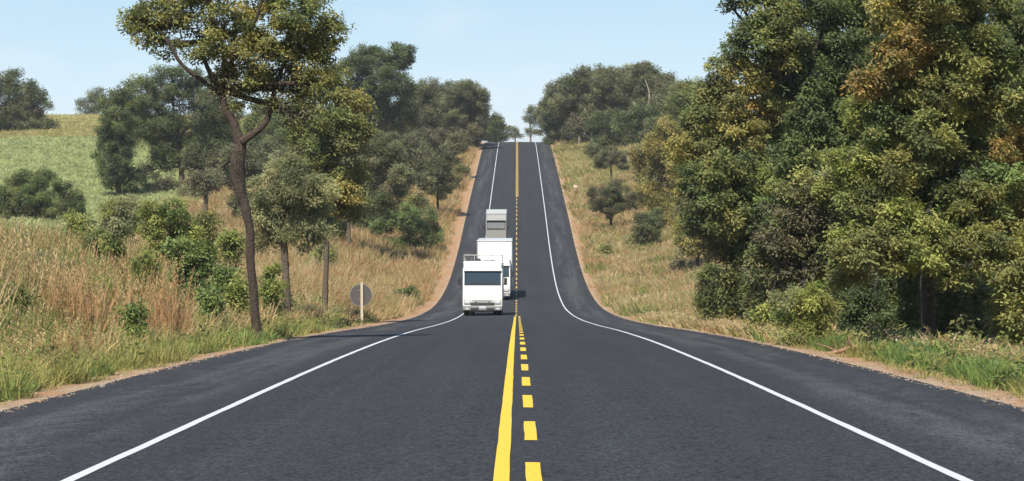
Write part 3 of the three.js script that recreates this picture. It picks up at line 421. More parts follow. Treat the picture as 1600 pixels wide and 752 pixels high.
fill('wood_tree', 'tree', 'tree of the wood covering the left hillside behind the roadside trees', 'trees of the left hillside wood', [
  [500, 230, 40, 58, 335, 'dark', 'oliveGreen'], [545, 215, 42, 62, 360, 'dark', 'grey'], [600, 225, 42, 60, 365, 'grey', 'dark'], [645, 195, 40, 60, 398, 'grey', 'oliveGreen'], [685, 185, 38, 52, 430, 'grey', 'brownish'], [728, 170, 36, 44, 440, 'grey', 'brownish'], [395, 255, 44, 46, 315, 'grey', 'dark'], [460, 270, 40, 50, 270, 'pale', 'grey'], [650, 265, 34, 40, 330, 'brownish', 'grey'], [340, 210, 42, 60, 345, 'dark', 'grey'], [660, 235, 30, 34, 368, 'grey', 'brownish'], [735, 200, 26, 28, 436, 'brownish', 'grey'], [345, 245, 40, 48, 312, 'dark', 'oliveGreen'], [415, 215, 40, 52, 328, 'oliveGreen', 'dark'], [462, 205, 38, 55, 350, 'dark', 'grey'], [505, 300, 30, 42, 262, 'oliveGreen', 'pale'], [470, 310, 34, 40, 248, 'grey', 'pale'], [575, 190, 42, 60, 372, 'dark', 'grey'], [620, 285, 26, 34, 300, 'grey', 'brownish']], { skirt: true });
fill('wood_tree', 'tree', 'tree of the hilltop wood right of the road, behind the golden grass', 'trees of the hilltop wood', [
  [880, 165, 34, 40, 445, 'grey', 'dark'], [930, 150, 40, 46, 440, 'grey', 'oliveGreen'], [982, 150, 42, 50, 425, 'grey', 'pale'], [1030, 160, 42, 50, 400, 'grey', 'dark'], [1075, 175, 42, 52, 345, 'oliveGreen', 'grey'], [1110, 190, 40, 60, 250, 'oliveGreen', 'gold'], [960, 195, 46, 26, 398, 'dark', 'grey'], [1045, 215, 44, 34, 330, 'grey', 'gold'], [1090, 240, 36, 44, 210, 'gold', 'olive']], { skirt: true });
fill('shrub', 'shrub', 'low leafy shrub in the tall grass on the left', 'low shrubs in the left grass', [
  [350, 440, 22, 26, 84, 'bright', 'lime', 'bright green shrub just left of the bent trunk, above the grass'], [372, 455, 16, 22, 78, 'lime', 'olive', 'lime shrub touching the left side of the bent trunk'], [225, 415, 20, 24, 74, 'lime', 'oliveGreen', 'lime-green shrub left of the bright green shrub, behind the right-hand reeds'], [60, 415, 26, 20, 66, 'pale', 'lime', 'pale shrub behind the left-hand reed stand'], [20, 470, 24, 22, 50, 'olive', 'lime', 'olive shrub near the verge at the left edge of the view'], [150, 455, 20, 24, 62, 'lime', 'bright', 'lime shrub between the two brown reed stands, low in the grass'], [320, 350, 24, 18, 130, 'olive', 'lime', 'olive shrub at the grass top, right of the yellow-green shrub'], [360, 380, 20, 22, 120, 'lime', 'pale', 'pale lime shrub at the grass top just left of the bent trunk'], [505, 400, 20, 18, 205, 'olive', 'lime', 'olive shrub in the dry grass right of the pale tree trunk'], [330, 470, 18, 20, 68, 'bright', 'lime', 'bright shrub low in the grass, right of the right-hand reeds'], [205, 490, 18, 18, 52, 'bright', 'lime', 'small bright shrub near the verge between the reed stands and the road'], [120, 350, 24, 18, 120, 'lime', 'pale', 'pale lime shrub on the grass crest above the left-hand reeds']], { n: 6, over: { gap: 0.24, density: 0.85 } });
fill('shrub', 'shrub', 'low dull shrub on the grassy slope right of the road', 'low shrubs on the right slope', [
  [1045, 330, 24, 26, 150, 'lime', 'pale', 'pale lime shrub on the right slope, left of the hanging brown-tinged tree'], [1075, 370, 22, 20, 130, 'lime', 'olive', 'lime shrub at the lower left edge of the hanging brown-tinged tree'], [990, 380, 14, 12, 190, 'olive', 'pale', 'small olive shrub low on the slope, below the dull green shrub'], [945, 395, 12, 11, 200, 'olive', 'lime', 'tiny olive shrub by the right verge, below the dark round tree'], [1010, 300, 18, 16, 210, 'pale', 'olive', 'pale olive shrub on the slope right of the dark round tree'], [1060, 420, 16, 14, 110, 'brownish', 'olive', 'brownish shrub in the dry grass left of the right wood foot'], [1130, 440, 18, 16, 92, 'olive', 'lime', 'olive shrub in the dry grass at the wood foot, right of the brownish one'], [930, 240, 14, 14, 380, 'grey', 'olive', 'small grey shrub high on the right slope near the hilltop'], [1005, 465, 14, 12, 118, 'lime', 'bright', 'lime shrub at the right verge where the road bottoms out'], [1100, 470, 16, 12, 100, 'lime', 'olive', 'lime shrub in the dry grass nearest the road bend on the right']], { n: 5, snap: true, over: { gap: 0.24, density: 0.85 } });
fill('shrub', 'shrub', 'dull thicket shrub at the foot of the left hillside wood', 'thicket shrubs under the left hillside wood', [
  [480, 345, 28, 26, 215, 'grey', 'pale', 'grey-green thicket right of the pale tree crown'], [520, 360, 26, 24, 222, 'olive', 'grey', 'olive thicket left of the thin pale trunk'], [570, 350, 28, 20, 240, 'dark', 'grey', 'dark thicket under the dull grey-brown tree'], [430, 330, 30, 30, 240, 'pale', 'grey', 'pale thicket behind the crown of the pale grey-green tree'], [385, 320, 28, 24, 245, 'grey', 'brownish', 'brownish thicket just right of the bent trunk at mid height'], [650, 320, 22, 18, 285, 'olive', 'grey', 'olive thicket beside the thin-trunked round verge tree'], [720, 270, 14, 12, 350, 'olive', 'grey', 'small olive thicket close to the uphill road on the left'], [255, 290, 30, 14, 280, 'brownish', 'olive', 'brownish olive thicket at the field edge under the spreading tree'], [300, 300, 28, 12, 270, 'pale', 'brownish', 'pale brownish thicket right of the spreading tree foot']], { n: 6, snap: true });

// ------------------------------------------------------------------ shrubs near the road
shrub('bright green shrub in the tall grass left of the bent-trunk tree', { d: 78, x: 300, top: 400, pal: 'bright', kind: 'broad', scale: 0.55, density: 1.0, gap: 0.15, lobes: [[295, 400, 26], [275, 385, 18], [315, 415, 22], [290, 425, 22], [320, 390, 14, 'lime']] });
shrub('yellow-green shrub rising above the grass behind the bright green shrub', { d: 108, x: 275, top: 350, pal: 'lime', kind: 'broad', scale: 0.65, density: 0.9, gap: 0.2, lobes: [[250, 340, 20], [275, 330, 20, 'bright'], [285, 355, 22, 'bright'], [240, 360, 20], [262, 372, 22, 'olive'], [230, 325, 13], [300, 370, 16]] });
shrub('dull green shrub in the tall grass between the two brown reed stands', { d: 84, x: 165, top: 385, pal: 'oliveGreen', kind: 'broad', scale: 0.6, density: 0.9, gap: 0.18, lobes: [[150, 375, 20], [175, 380, 20, 'lime'], [165, 400, 22], [185, 355, 16, 'pale'], [140, 395, 16]] });
shrub('tall feathery pale green shrub behind the tall grass on the left', { d: 150, x: 195, top: 330, pal: 'pale', kind: 'narrow', scale: 0.75, density: 0.8, gap: 0.22, lobes: [[180, 330, 22, 'lime'], [205, 320, 20], [190, 350, 24], [215, 345, 18, 'lime'], [165, 345, 18]] });
shrub('green shrub at the foot of the pale grey-green tree', { d: 92, x: 420, top: 430, pal: 'lime', kind: 'broad', scale: 0.5, density: 0.9, gap: 0.2, lobes: [[418, 440, 16, 'bright'], [432, 450, 14], [410, 460, 14, 'bright'], [425, 420, 12]] });
shrub('small dark green shrub beside the dirt, right of the round sign', { d: seenAt(634, 482, 170), x: 632, top: 452, pal: 'bright', kind: 'broad', scale: 0.55, density: 1.0, gap: 0.1, lobes: [[625, 460, 13], [642, 458, 13, 'dark'], [634, 470, 12]] });
shrub('brown withered shrub between the pale tree and the round sign', { d: 108, x: 485, top: 480, pal: 'brownish', kind: 'fine', scale: 0.6, density: 0.9, gap: 0.2, lobes: [[480, 485, 14], [492, 490, 12], [470, 492, 10]] });
shrub('tall yellow-green shrub in front of the shaded tree on the right', { d: 60, x: 1262, top: 480, pal: 'lime', kind: 'narrow', scale: 0.5, density: 0.75, gap: 0.24, lobes: [[1235, 470, 24, 'pale'], [1270, 465, 26], [1255, 495, 24, 'lime'], [1290, 485, 22, 'olive'], [1225, 500, 18, 'bright'], [1280, 510, 18, 'lime']] });
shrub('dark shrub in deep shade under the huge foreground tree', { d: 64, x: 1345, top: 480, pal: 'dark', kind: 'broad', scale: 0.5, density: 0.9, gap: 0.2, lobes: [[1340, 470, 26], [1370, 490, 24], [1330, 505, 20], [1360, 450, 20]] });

// ------------------------------------------------------------------ grass
function blades(seed, n, h, w, lean, spread, heads, headLen) {
  const r = mulberry(seed), q = (a, b) => a + (b - a) * r(), pos = [], idx = [], col = [];
  for (let i = 0; i < n; i++) {
    const stalk = i < heads, a = q(0, 6.283), o = new THREE.Vector3(Math.cos(a), 0, Math.sin(a)).multiplyScalar(spread * Math.sqrt(r())), da = a + q(-1.2, 1.2), le = lean * q(0.2, 1.2) * (stalk ? 0.5 : 1), hh = h * q(0.6, 1.1) * (stalk ? 1.12 : 0.85);
    const dir = new THREE.Vector3(Math.cos(da), 0, Math.sin(da)), wa = q(0, 6.283), side = new THREE.Vector3(Math.cos(wa), 0, Math.sin(wa)), b = pos.length / 3, K = 4, ww = stalk ? w * 0.55 : w;
    for (let k = 0; k <= K; k++) { const t = k / K, c = o.clone().addScaledVector(dir, le * t * t * hh); c.y = hh * t * (1 - 0.18 * le * t); const hw = ww * (k === K ? 0.08 : (1 - 0.55 * t)) / 2; for (const s of [-1, 1]) { pos.push(c.x + side.x * hw * s, c.y, c.z + side.z * hw * s); } if (k) { const e = b + (k - 1) * 2; idx.push(e, e + 1, e + 3, e, e + 3, e + 2); } }
    if (stalk && headLen) for (let k = 0; k < 7; k++) { // loose seed head
      const t = 1 - 0.3 * k / 7, c = o.clone().addScaledVector(dir, le * t * t * hh); c.y = hh * t * (1 - 0.18 * le * t); const ha = q(0, 6.283), L = headLen * q(0.5, 1), v = new THREE.Vector3(Math.cos(ha), q(0.5, 1.4), Math.sin(ha)).normalize().multiplyScalar(L), e = pos.length / 3; const pw = w * 0.5;
      pos.push(c.x, c.y, c.z, c.x + v.x * 0.6 + pw, c.y + v.y * 0.6, c.z + v.z * 0.6, c.x + v.x, c.y + v.y, c.z + v.z); idx.push(e, e + 1, e + 2); }
  }
  const g = new THREE.BufferGeometry(); g.setAttribute('position', new THREE.Float32BufferAttribute(pos, 3)); g.setIndex(idx); const k = g.toNonIndexed(); k.computeVertexNormals(); return k;
}
const TUFT = { tall: blades(31, 30, 1.6, 0.020, 0.36, 0.26, 9, 0.07), tallFar: blades(32, 26, 1.45, 0.05, 0.42, 0.4, 8, 0.14), low: blades(33, 26, 0.42, 0.022, 0.75, 0.2, 0, 0), mid: blades(34, 24, 0.8, 0.024, 0.6, 0.24, 5, 0.1), midFar: blades(35, 22, 0.75, 0.06, 0.7, 0.45, 4, 0.15), broad: blades(36, 16, 0.55, 0.06, 0.95, 0.2, 0, 0) };
const G = { paleStraw: [[0.34, 0.25, 0.13], [0.50, 0.38, 0.21], [0.62, 0.50, 0.30]],
  straw: [[0.24, 0.165, 0.076], [0.40, 0.28, 0.132], [0.54, 0.41, 0.21]], rust: [[0.26, 0.135, 0.06], [0.40, 0.225, 0.10], [0.50, 0.32, 0.16]], yellowGreen: [[0.16, 0.17, 0.05], [0.26, 0.25, 0.08], [0.38, 0.34, 0.12]],
  green: [[0.08, 0.13, 0.03], [0.13, 0.20, 0.05], [0.21, 0.27, 0.075]], field: [[0.31, 0.35, 0.15], [0.37, 0.40, 0.18], [0.43, 0.45, 0.215]], gold: [[0.32, 0.29, 0.12], [0.40, 0.36, 0.15], [0.46, 0.42, 0.19]],
};
const piles = {};
function put(pile, tuft, pal, x, d, h, w) {
  const b = piles[pile] ?? (piles[pile] = { tuft, m: [], c: [] }), q = new THREE.Quaternion().setFromEuler(new THREE.Euler(R(-0.12, 0.12), R(0, 6.28), R(-0.12, 0.12)));
  b.m.push(new THREE.Matrix4().compose(new THREE.Vector3(x, T(x, d) - 0.03, -d), q, new THREE.Vector3(w, h, w)));
  const t = clamp(0.5 + 0.4 * fbm(x / 3, d / 4) + R(-0.35, 0.35)), v = R(0.8, 1.2); b.c.push(pick(G[pal], t).map((k) => k * v));
}
rnd = mulberry(101);
for (let i = 0; i < 115000; i++) {
  const u = rnd(), d = 26 + 440 * Math.pow(u, 1.35), px = R(-120, 1720), x = (px - CX) / F * d, s = Math.abs(x) - HALF, L = x < 0;
  const edge = 0.75 + (L ? 0 : 0.45 * (1 - ss(45, 75, d))) + (L ? 1.1 * ss(84, 100, d) * (1 - ss(120, 140, d)) : 0) + 0.55 * fbm(d / 6, L ? 3 : 8) + 0.3 * n2(d / 1.3, x) + (L ? 0.75 * ss(90, 150, d) : 0.3 * ss(60, 130, d));
  if (s < edge) { if (s > 0.3 && rnd() < 0.05 + 0.4 * ss(0.25, 0.9, s / edge) * ss(-0.3, 0.4, n2(x * 1.3, d / 5))) put(L ? 'verge_grass_left' : 'verge_grass_right', 'low', 'yellowGreen', x, d, R(0.3, 0.6), R(0.5, 0.9)); continue; }
  const patch = fbm(x / 5 + 17, d / 9), far = d > 140, w = (far ? 0.8 + d / 330 : 0.85 + d / 260) * R(0.8, 1.25);
  const band = s - edge;
  if (band > 1 && n2(x / 1.9 + 33, d / 3.1) > 0.55 && rnd() < 0.85) continue; // openings
  if (L) {
    if (x < -42 + 5 * n2(d / 9, 2) && d > 205) { if (d > 385 + 20 * n2(x / 25, 3)) put('golden_field_grass', 'midFar', 'gold', x, d, R(0.7, 1.2), w * 1.2); else put('green_field_grass', 'midFar', 'field', x, d, R(0.6, 1.1), w * 1.2); continue; }
    if (band < 1.5 + 0.8 * n2(d / 5, 4) && d < 112) { if (rnd() < 0.6 - patch * 0.6) put('low_green_grass_left', rnd() < 0.35 ? 'broad' : 'low', patch > 0.0 ? 'yellowGreen' : 'green', x, d, R(0.5, 1.5), w * 0.9); else if (rnd() < 0.5) put('mixed_green_grass_left', 'mid', 'yellowGreen', x, d, R(0.5, 0.9), w); continue; }
    const p = rnd() + patch * 0.5 + (far ? 0.14 : 0), hh = d < 140 ? 0.45 + 0.55 * ss(1.2, 5, band) : 0.75;
    if (p < (d < 115 ? 0.72 + 0.25 * n2(x / 3 + 9, d / 6) : 0.5)) put('mixed_green_grass_left', far ? 'midFar' : 'mid', rnd() < 0.5 ? 'green' : 'yellowGreen', x, d, R(0.8, 1.5) * hh * 1.5, w);
    else put('tall_dry_grass_left', far ? 'tallFar' : 'tall', p > 1.0 ? 'rust' : rnd() < 0.7 ? 'straw' : 'paleStraw', x, d, R(0.7, 1.2) * hh * (1.1 + 0.5 * n2(x / 2.5, d / 4)), w);
  } else {
    if (x > 24 && d > 120 && rnd() < 0.75) continue;
    if (d < 92 && band > 1.9 && px > 1180) continue;
    if (d < 62 && band < 1.6 + 0.5 * n2(d / 4, 9)) { if (rnd() < 0.9) put('low_green_grass_right', rnd() < 0.3 ? 'broad' : 'low', patch > 0.2 ? 'yellowGreen' : 'green', x, d, R(0.7, 1.5), w * 0.9); continue; }
    const p = rnd() + patch * 0.6, hh = d < 140 ? 0.35 + 0.5 * ss(0.8, 5, band) : 0.72;
    if (p < 0.34) put('mixed_green_grass_right', far ? 'midFar' : 'mid', rnd() < 0.4 ? 'green' : 'yellowGreen', x, d, R(0.8, 1.4) * hh * 1.6, w);
    else put('tall_dry_grass_right', far ? 'tallFar' : 'tall', d > 330 && rnd() < 0.6 ? 'gold' : p > 1.0 ? 'rust' : rnd() < 0.5 ? 'straw' : 'paleStraw', x, d, R(0.7, 1.2) * hh, w);
  }
}
// leafy weeds: low clumps of broad leaves along the verges and among the dry stalks
const weeds = { left: { m: [], c: [] }, right: { m: [], c: [] } };
for (let i = 0; i < 26000; i++) {
  const d = 26 + 130 * rnd(), px = R(-120, 1720), x = (px - CX) / F * d, s = Math.abs(x) - HALF, L = x < 0, band = s - 1.0; if (band < 0 || (!L && band > 3 && d < 75)) continue;
  const c = n2(x / 1.6 + 60, d / 2.6) + 0.5 * n2(x / 0.6, d / 0.9); if (c < (band < 2.6 ? 0.25 : L ? 0.36 : 0.5)) continue;
  const k = R(0.5, 1.0), hgt = band < 2.6 ? R(0.05, 0.35) : R(0.15, L ? 1.35 : 0.9) * (0.5 + 0.5 * c);
  weeds[L ? 'left' : 'right'].m.push(new THREE.Matrix4().compose(new THREE.Vector3(x, T(x, d) + hgt, -d), new THREE.Quaternion().setFromEuler(new THREE.Euler(R(-0.4, 0.4), R(0, 6.28), R(-0.4, 0.4))), new THREE.Vector3(k, k, k)));
  weeds[L ? 'left' : 'right'].c.push(pick(P[n2(x / 4, d / 6 + 50) > 0 ? 'bright' : 'lime'], rnd()).map((v) => v * R(1.1, 1.6)));
}
for (const [k, b] of Object.entries(weeds)) {
  const im = new THREE.InstancedMesh(TWIGS.broad, M.leaf, b.m.length); b.m.forEach((m, i) => { im.setMatrixAt(i, m); im.setColorAt(i, rgb(...b.c[i])); });
  im.name = 'weeds_' + k; im.castShadow = im.receiveShadow = true; scene.add(tag(im, 'leafy green weeds along the ' + k + ' verge and among the dry grass', 'weeds', null, 'stuff'));
}
const GL = { verge_grass_left: 'sparse grass tufts on the left dirt verge', verge_grass_right: 'sparse grass tufts on the right dirt verge', golden_field_grass: 'golden grass on the far left skyline', green_field_grass: 'light green field far on the left', low_green_grass_left: 'low green grass and weeds along the left verge', mixed_green_grass_left: 'green and yellow grass among the dry stalks on the left', tall_dry_grass_left: 'tall straw-coloured dry grass left of the road', low_green_grass_right: 'low green grass along the right verge under the huge tree', mixed_green_grass_right: 'green and yellow grass on the right slope', tall_dry_grass_right: 'dry straw-coloured grass on the right slope' };
for (const [k, b] of Object.entries(piles)) { // a pile may use a few tuft shapes; one object each
  const im = new THREE.InstancedMesh(TUFT[b.tuft], M.blade, b.m.length); b.m.forEach((m, i) => { im.setMatrixAt(i, m); im.setColorAt(i, rgb(...b.c[i])); });
  im.name = k; im.castShadow = im.receiveShadow = true; scene.add(tag(im, GL[k], 'grass', null, 'stuff'));
}
// stands of tall brown reed among the grass on the left
function reeds(label, px, d, n, h, spread) {
  const x0 = (px - CX) / F * d, g = thing('reed_stand', label, 'reeds', 'brown reed stands in the left grass', [x0, T(x0, d) - 0.05, -d]), parts = [];
  for (let i = 0; i < n; i++) { const k = blades(200 + i * 7 + px, 12, h * R(0.75, 1.1), 0.035, 0.28, 0.16, 4, 0.2); k.rotateY(R(0, 6)); k.translate(R(-1, 1) * spread, 0, R(-1, 1) * spread * 1.4); parts.push(k); }
  mesh('stalks', mergeGeometries(parts), new THREE.MeshPhysicalMaterial({ color: rgb(0.42, 0.25, 0.11), roughness: 0.9, transmission: 0.25, thickness: 0, side: THREE.DoubleSide }), g).userData.kind = 'stuff';
}
reeds('stand of tall rusty brown reeds in the left grass, nearest the left edge', 112, 52, 30, 2.1, 0.55);
reeds('stand of tall rusty brown reeds in the left grass, nearer the bent-trunk tree', 255, 56, 30, 2.05, 0.5);

// ------------------------------------------------------------------ vehicles
const paint = (r, g, b) => new THREE.MeshPhysicalMaterial({ color: rgb(r, g, b), roughness: 0.35, clearcoat: 0.6, clearcoatRoughness: 0.15 });
const V = { white: paint(0.70, 0.70, 0.69), body: new THREE.MeshStandardMaterial({ color: rgb(0.64, 0.64, 0.62), roughness: 0.5 }), cream: paint(0.28, 0.275, 0.26), black: new THREE.MeshStandardMaterial({ color: rgb(0.018, 0.018, 0.02), roughness: 0.75 }), grey: new THREE.MeshStandardMaterial({ color: rgb(0.22, 0.22, 0.23), roughness: 0.6 }), mid: new THREE.MeshStandardMaterial({ color: rgb(0.25, 0.25, 0.25), roughness: 0.55 }),
  glass: new THREE.MeshPhysicalMaterial({ color: rgb(0.025, 0.04, 0.05), roughness: 0.06, metalness: 0, clearcoat: 1, clearcoatRoughness: 0.03 }), lamp: new THREE.MeshPhysicalMaterial({ color: rgb(0.75, 0.76, 0.78), roughness: 0.12, metalness: 0.4 }), steel: new THREE.MeshStandardMaterial({ color: rgb(0.5, 0.5, 0.52), roughness: 0.35, metalness: 0.8 }), amber: new THREE.MeshStandardMaterial({ color: rgb(0.7, 0.28, 0.03), roughness: 0.3 }), red: new THREE.MeshStandardMaterial({ color: rgb(0.45, 0.03, 0.02), roughness: 0.4 }), tarp: new THREE.MeshStandardMaterial({ color: rgb(0.10, 0.11, 0.115), roughness: 0.9 }) };
V.slat = new THREE.MeshStandardMaterial({ color: rgb(0.13, 0.13, 0.135), roughness: 0.5 });
V.pale = new THREE.MeshStandardMaterial({ color: rgb(0.38, 0.38, 0.37), roughness: 0.6 }); V.dustyGlass = new THREE.MeshPhysicalMaterial({ color: rgb(0.16, 0.16, 0.15), roughness: 0.25, clearcoat: 1, clearcoatRoughness: 0.1 });
V.bumper = new THREE.MeshStandardMaterial({ color: rgb(0.19, 0.19, 0.185), roughness: 0.5 });
const rb = (w, h, l, x, y, z, r = 0.03) => { const g = new RoundedBoxGeometry(w, h, l, 2, Math.min(r, w / 2.1, h / 2.1, l / 2.1)); g.translate(x, y, z); return g; };
function sideProfile(pts, w, bevel = 0.06) { // pts in (z, y); extruded across the vehicle
  const s = new THREE.Shape(pts.map(([z, y]) => new THREE.Vector2(z, y))), g = new THREE.ExtrudeGeometry(s, { depth: w - 2 * bevel, bevelEnabled: true, bevelSize: bevel, bevelThickness: bevel, bevelSegments: 3, curveSegments: 6 });
  g.translate(0, 0, -(w - 2 * bevel) / 2); g.rotateY(-Math.PI / 2); return g; // shape x -> +z, across -> x
}
function wheel(parent, x, z, r, w, dual) {
  const g = new THREE.Group(); g.name = 'wheel'; g.position.set(x, r, z); parent.add(g);
  const prof = [[r * 0.58, -w / 2], [r * 0.92, -w / 2], [r, -w * 0.36], [r, w * 0.36], [r * 0.92, w / 2], [r * 0.58, w / 2]].map(([a, b]) => new THREE.Vector2(a, b)), t = new THREE.LatheGeometry(prof, 28); t.rotateZ(Math.PI / 2); mesh('tyre', t, V.black, g);
  const s = Math.sign(x), hub = mergeGeometries([(() => { const c = new THREE.LatheGeometry([[0, 0.02], [0.1, 0.02], [0.12, -0.02], [r * 0.4, -0.03], [r * 0.58, 0.03], [r * 0.6, w * 0.4]].map(([a, b]) => new THREE.Vector2(Math.max(a, 0.001), b)), 24); c.rotateZ(s > 0 ? -Math.PI / 2 : Math.PI / 2); c.translate(s * w * 0.25, 0, 0); return c; })()]);
  const rm = new THREE.Mesh(hub, V.mid); rm.material.side = THREE.DoubleSide; rm.name = 'rim'; rm.castShadow = true; g.add(rm);
  if (dual) { const t2 = t.clone(); t2.translate(-s * (w + 0.05), 0, 0); mesh('tyre', t2, V.black, g); }
  return g;
}
function makeTruck(name, label, o) {
  const t = thing(name, label, 'truck', 'trucks coming up the lane on the left'), W = o.width, col = o.paint ?? V.white, hc = W / 2, cabTop = o.cabTop ?? 2.95, L = o.length;
  // chassis with cross beam, tank and mudguards
  mesh('chassis', mergeGeometries([rb(0.16, 0.24, L, -0.42, 0.78, -L / 2), rb(0.16, 0.24, L, 0.42, 0.78, -L / 2), rb(W * 0.82, 0.10, 0.3, 0, 0.62, -0.9), rb(W - 0.5, 0.12, 0.12, 0, 0.8, -L + 0.1)]), V.black, t);
  mesh('fuel_tank', rb(0.5, 0.55, 1.1, hc - 0.35, 0.75, -3.0, 0.15), V.steel, t);
  mesh('axle', rb(W - 0.5, 0.14, 0.14, 0, 0.5, -1.0), V.black, t);
  // cab: flat-nosed, raked screen
  const cab = mesh('cab', sideProfile([[-0.10, 0.45], [-0.05, 1.0], [-0.06, 1.92], [-0.25, 2.80], [-0.42, cabTop], [-1.85, cabTop], [-1.92, 2.6], [-1.92, 0.86], [-1.42, 0.86], [-1.36, 1.05], [-1.15, 1.2], [-0.85, 1.2], [-0.64, 1.05], [-0.50, 0.45]], W, 0.05), col, t);
  const tilt = Math.atan2(0.18, 0.82), ws = rb(W - 0.30, 0.76, 0.04, 0, 0, 0, 0.018); ws.rotateX(-tilt); ws.translate(0, 2.37, -0.098); mesh('windscreen', ws, o.glass ?? V.glass, t);
  const fr = mergeGeometries([[0, 0.41, W - 0.18, 0.07], [0, -0.41, W - 0.18, 0.07], [-(W / 2 - 0.12), 0, 0.05, 0.8], [W / 2 - 0.12, 0, 0.05, 0.8]].map(([x, y, w, h]) => { const g = rb(w, h, 0.05, x, y, 0, 0.015); g.rotateX(-tilt); g.translate(0, 2.37, -0.088); return g; })); mesh('screen_seal', fr, V.black, t);
  for (const x of [-0.55, 0.25]) { const w = rb(0.62, 0.025, 0.02, x, 0, 0, 0.008); w.rotateX(-tilt); w.translate(0, 2.04, 0.0); mesh('wiper', w, V.black, t); }
  const vis = rb(W - 0.12, 0.13, 0.22, 0, 2.86, -0.16, 0.05); mesh('sun_visor', vis, o.visor ?? V.white, t);
  // face below the screen
  const face = [];
  for (let k = 0; k < 4; k++) face.push(rb(W * 0.52, 0.03, 0.05, 0, 0.73 + k * 0.08, -0.012, 0.012));
  mesh('grille', rb(W * 0.6, 0.42, 0.03, 0, 0.85, -0.03, 0.01), V.black, t);
  mesh('grille_slats', mergeGeometries(face), V.slat, t);
  mesh('badge', (() => { const c = new THREE.CylinderGeometry(0.075, 0.075, 0.03, 20); c.rotateX(Math.PI / 2); c.translate(0, 1.12, -0.02); return c; })(), V.steel, t);
  for (const x of [-0.42, 0.42]) mesh('vent', mergeGeometries([0, 0.07, 0.14].map((y) => rb(0.34, 0.03, 0.03, x, 1.22 + y, -0.026, 0.008))), V.slat, t);
  mesh('front_seam', rb(W * 0.86, 0.02, 0.012, 0, 1.66, -0.03, 0.004), V.grey, t);
  mesh('bumper', mergeGeometries([rb(W, 0.32, 0.24, 0, 0.47, -0.0, 0.06), rb(W * 0.62, 0.10, 0.1, 0, 0.29, -0.06, 0.03)]), o.bumper ?? V.bumper, t);
  mesh('number_plate', rb(0.42, 0.14, 0.02, 0, 0.52, 0.127, 0.005), V.lamp, t);
  mesh('air_intake', mergeGeometries([-0.5, 0.5].map((x) => rb(0.5, 0.12, 0.02, x, 0.42, 0.116, 0.006))), V.black, t);
  for (const s of [-1, 1]) {
    mesh('headlight', rb(0.36, 0.17, 0.05, s * (hc - 0.3), 0.84, 0.02, 0.03), V.lamp, t);
    mesh('headlight_frame', rb(0.44, 0.24, 0.05, s * (hc - 0.3), 0.84, -0.01, 0.03), V.grey, t);
    mesh('fog_lamp', rb(0.2, 0.11, 0.03, s * (hc - 0.28), 0.44, 0.115, 0.02), V.lamp, t);
    mesh('indicator', rb(0.12, 0.10, 0.05, s * (hc - 0.09), 1.04, -0.025, 0.02), V.amber, t);
    // door with handle and side window
    const door = mesh('door', rb(0.03, 1.0, 1.02, s * (hc + 0.004), 1.38, -0.92, 0.014), col, t); mesh('handle', rb(0.03, 0.04, 0.2, s * (hc + 0.028), 1.5, -1.28, 0.01), V.black, door);
    mesh('side_window', sideProfile([[-0.42, 1.94], [-0.50, 2.5], [-1.40, 2.52], [-1.42, 1.94]], 0.02, 0.004).translate(s * (hc + 0.006), 0, 0), V.glass, t);
    mesh('step', rb(0.06, 0.10, 0.42, s * (hc - 0.04), 0.62, -0.45, 0.02), V.grey, t);
    // mirror on its arm
    const mir = mesh('mirror', rb(0.20, 0.44, 0.09, s * (hc + 0.20), 2.16, -0.10, 0.04), V.black, t);
    mesh('mirror_arm', mergeGeometries([rb(0.22, 0.03, 0.03, s * (hc + 0.09), 2.42, -0.14, 0.01), rb(0.22, 0.03, 0.03, s * (hc + 0.09), 1.95, -0.12, 0.01)]), V.black, mir);
    mesh('mudguard', rb(0.42, 0.04, 1.25, s * (hc - 0.24), 1.10, -1.0, 0.015), V.grey, t);
    wheel(t, s * (hc - 0.18), -1.0, 0.5, 0.28, false);
    for (const z of o.rear) wheel(t, s * (hc - 0.18), z, 0.5, 0.27, true);
  }
  if (o.deflector) {
    const dg = sideProfile([[-0.30, cabTop], [-0.36, cabTop + 0.12], [-0.75, cabTop + o.deflector], [-1.75, cabTop + o.deflector], [-1.80, cabTop]], W - 0.12, 0.07); mesh('wind_deflector', dg, col, t);
    for (const x of [-0.8, -0.3, 0.3, 0.8]) mesh('marker_lamp', rb(0.10, 0.05, 0.05, x, cabTop + 0.07, -0.27, 0.02), V.amber, t);
  }
  // load body with ribs, top rail, doors
  const b = o.box, bl = b.len, z0 = b.z0, bw = b.w;
  const ribs = []; for (let z = z0 - 0.4; z > z0 - bl; z -= 0.62) for (const s of [-1, 1]) ribs.push(rb(0.03, b.top - b.bottom - 0.16, 0.06, s * (bw / 2 + 0.012), (b.top + b.bottom) / 2, z, 0.01));
  const box = mesh('load_body', rb(bw, b.top - b.bottom, bl, 0, (b.top + b.bottom) / 2, z0 - bl / 2, 0.04), b.mat ?? V.body, t);
  mesh('side_ribs', mergeGeometries(ribs), b.mat ?? V.body, box);
  mesh('body_edges', mergeGeometries([rb(bw + 0.03, 0.08, 0.06, 0, b.top - 0.03, z0 + 0.01, 0.02), ...[-1, 1].map((s) => rb(0.07, b.top - b.bottom, 0.06, s * (bw / 2 - 0.02), (b.top + b.bottom) / 2, z0 + 0.012, 0.02)), ...[-1, 1].map((s) => rb(0.06, 0.09, bl, s * (bw / 2), b.top - 0.02, z0 - bl / 2, 0.02))]), V.steel, box);
  mesh('under_rail', mergeGeometries([-1, 1].map((s) => rb(0.06, 0.16, bl, s * (bw / 2 - 0.05), b.bottom - 0.06, z0 - bl / 2, 0.02))), V.grey, t);
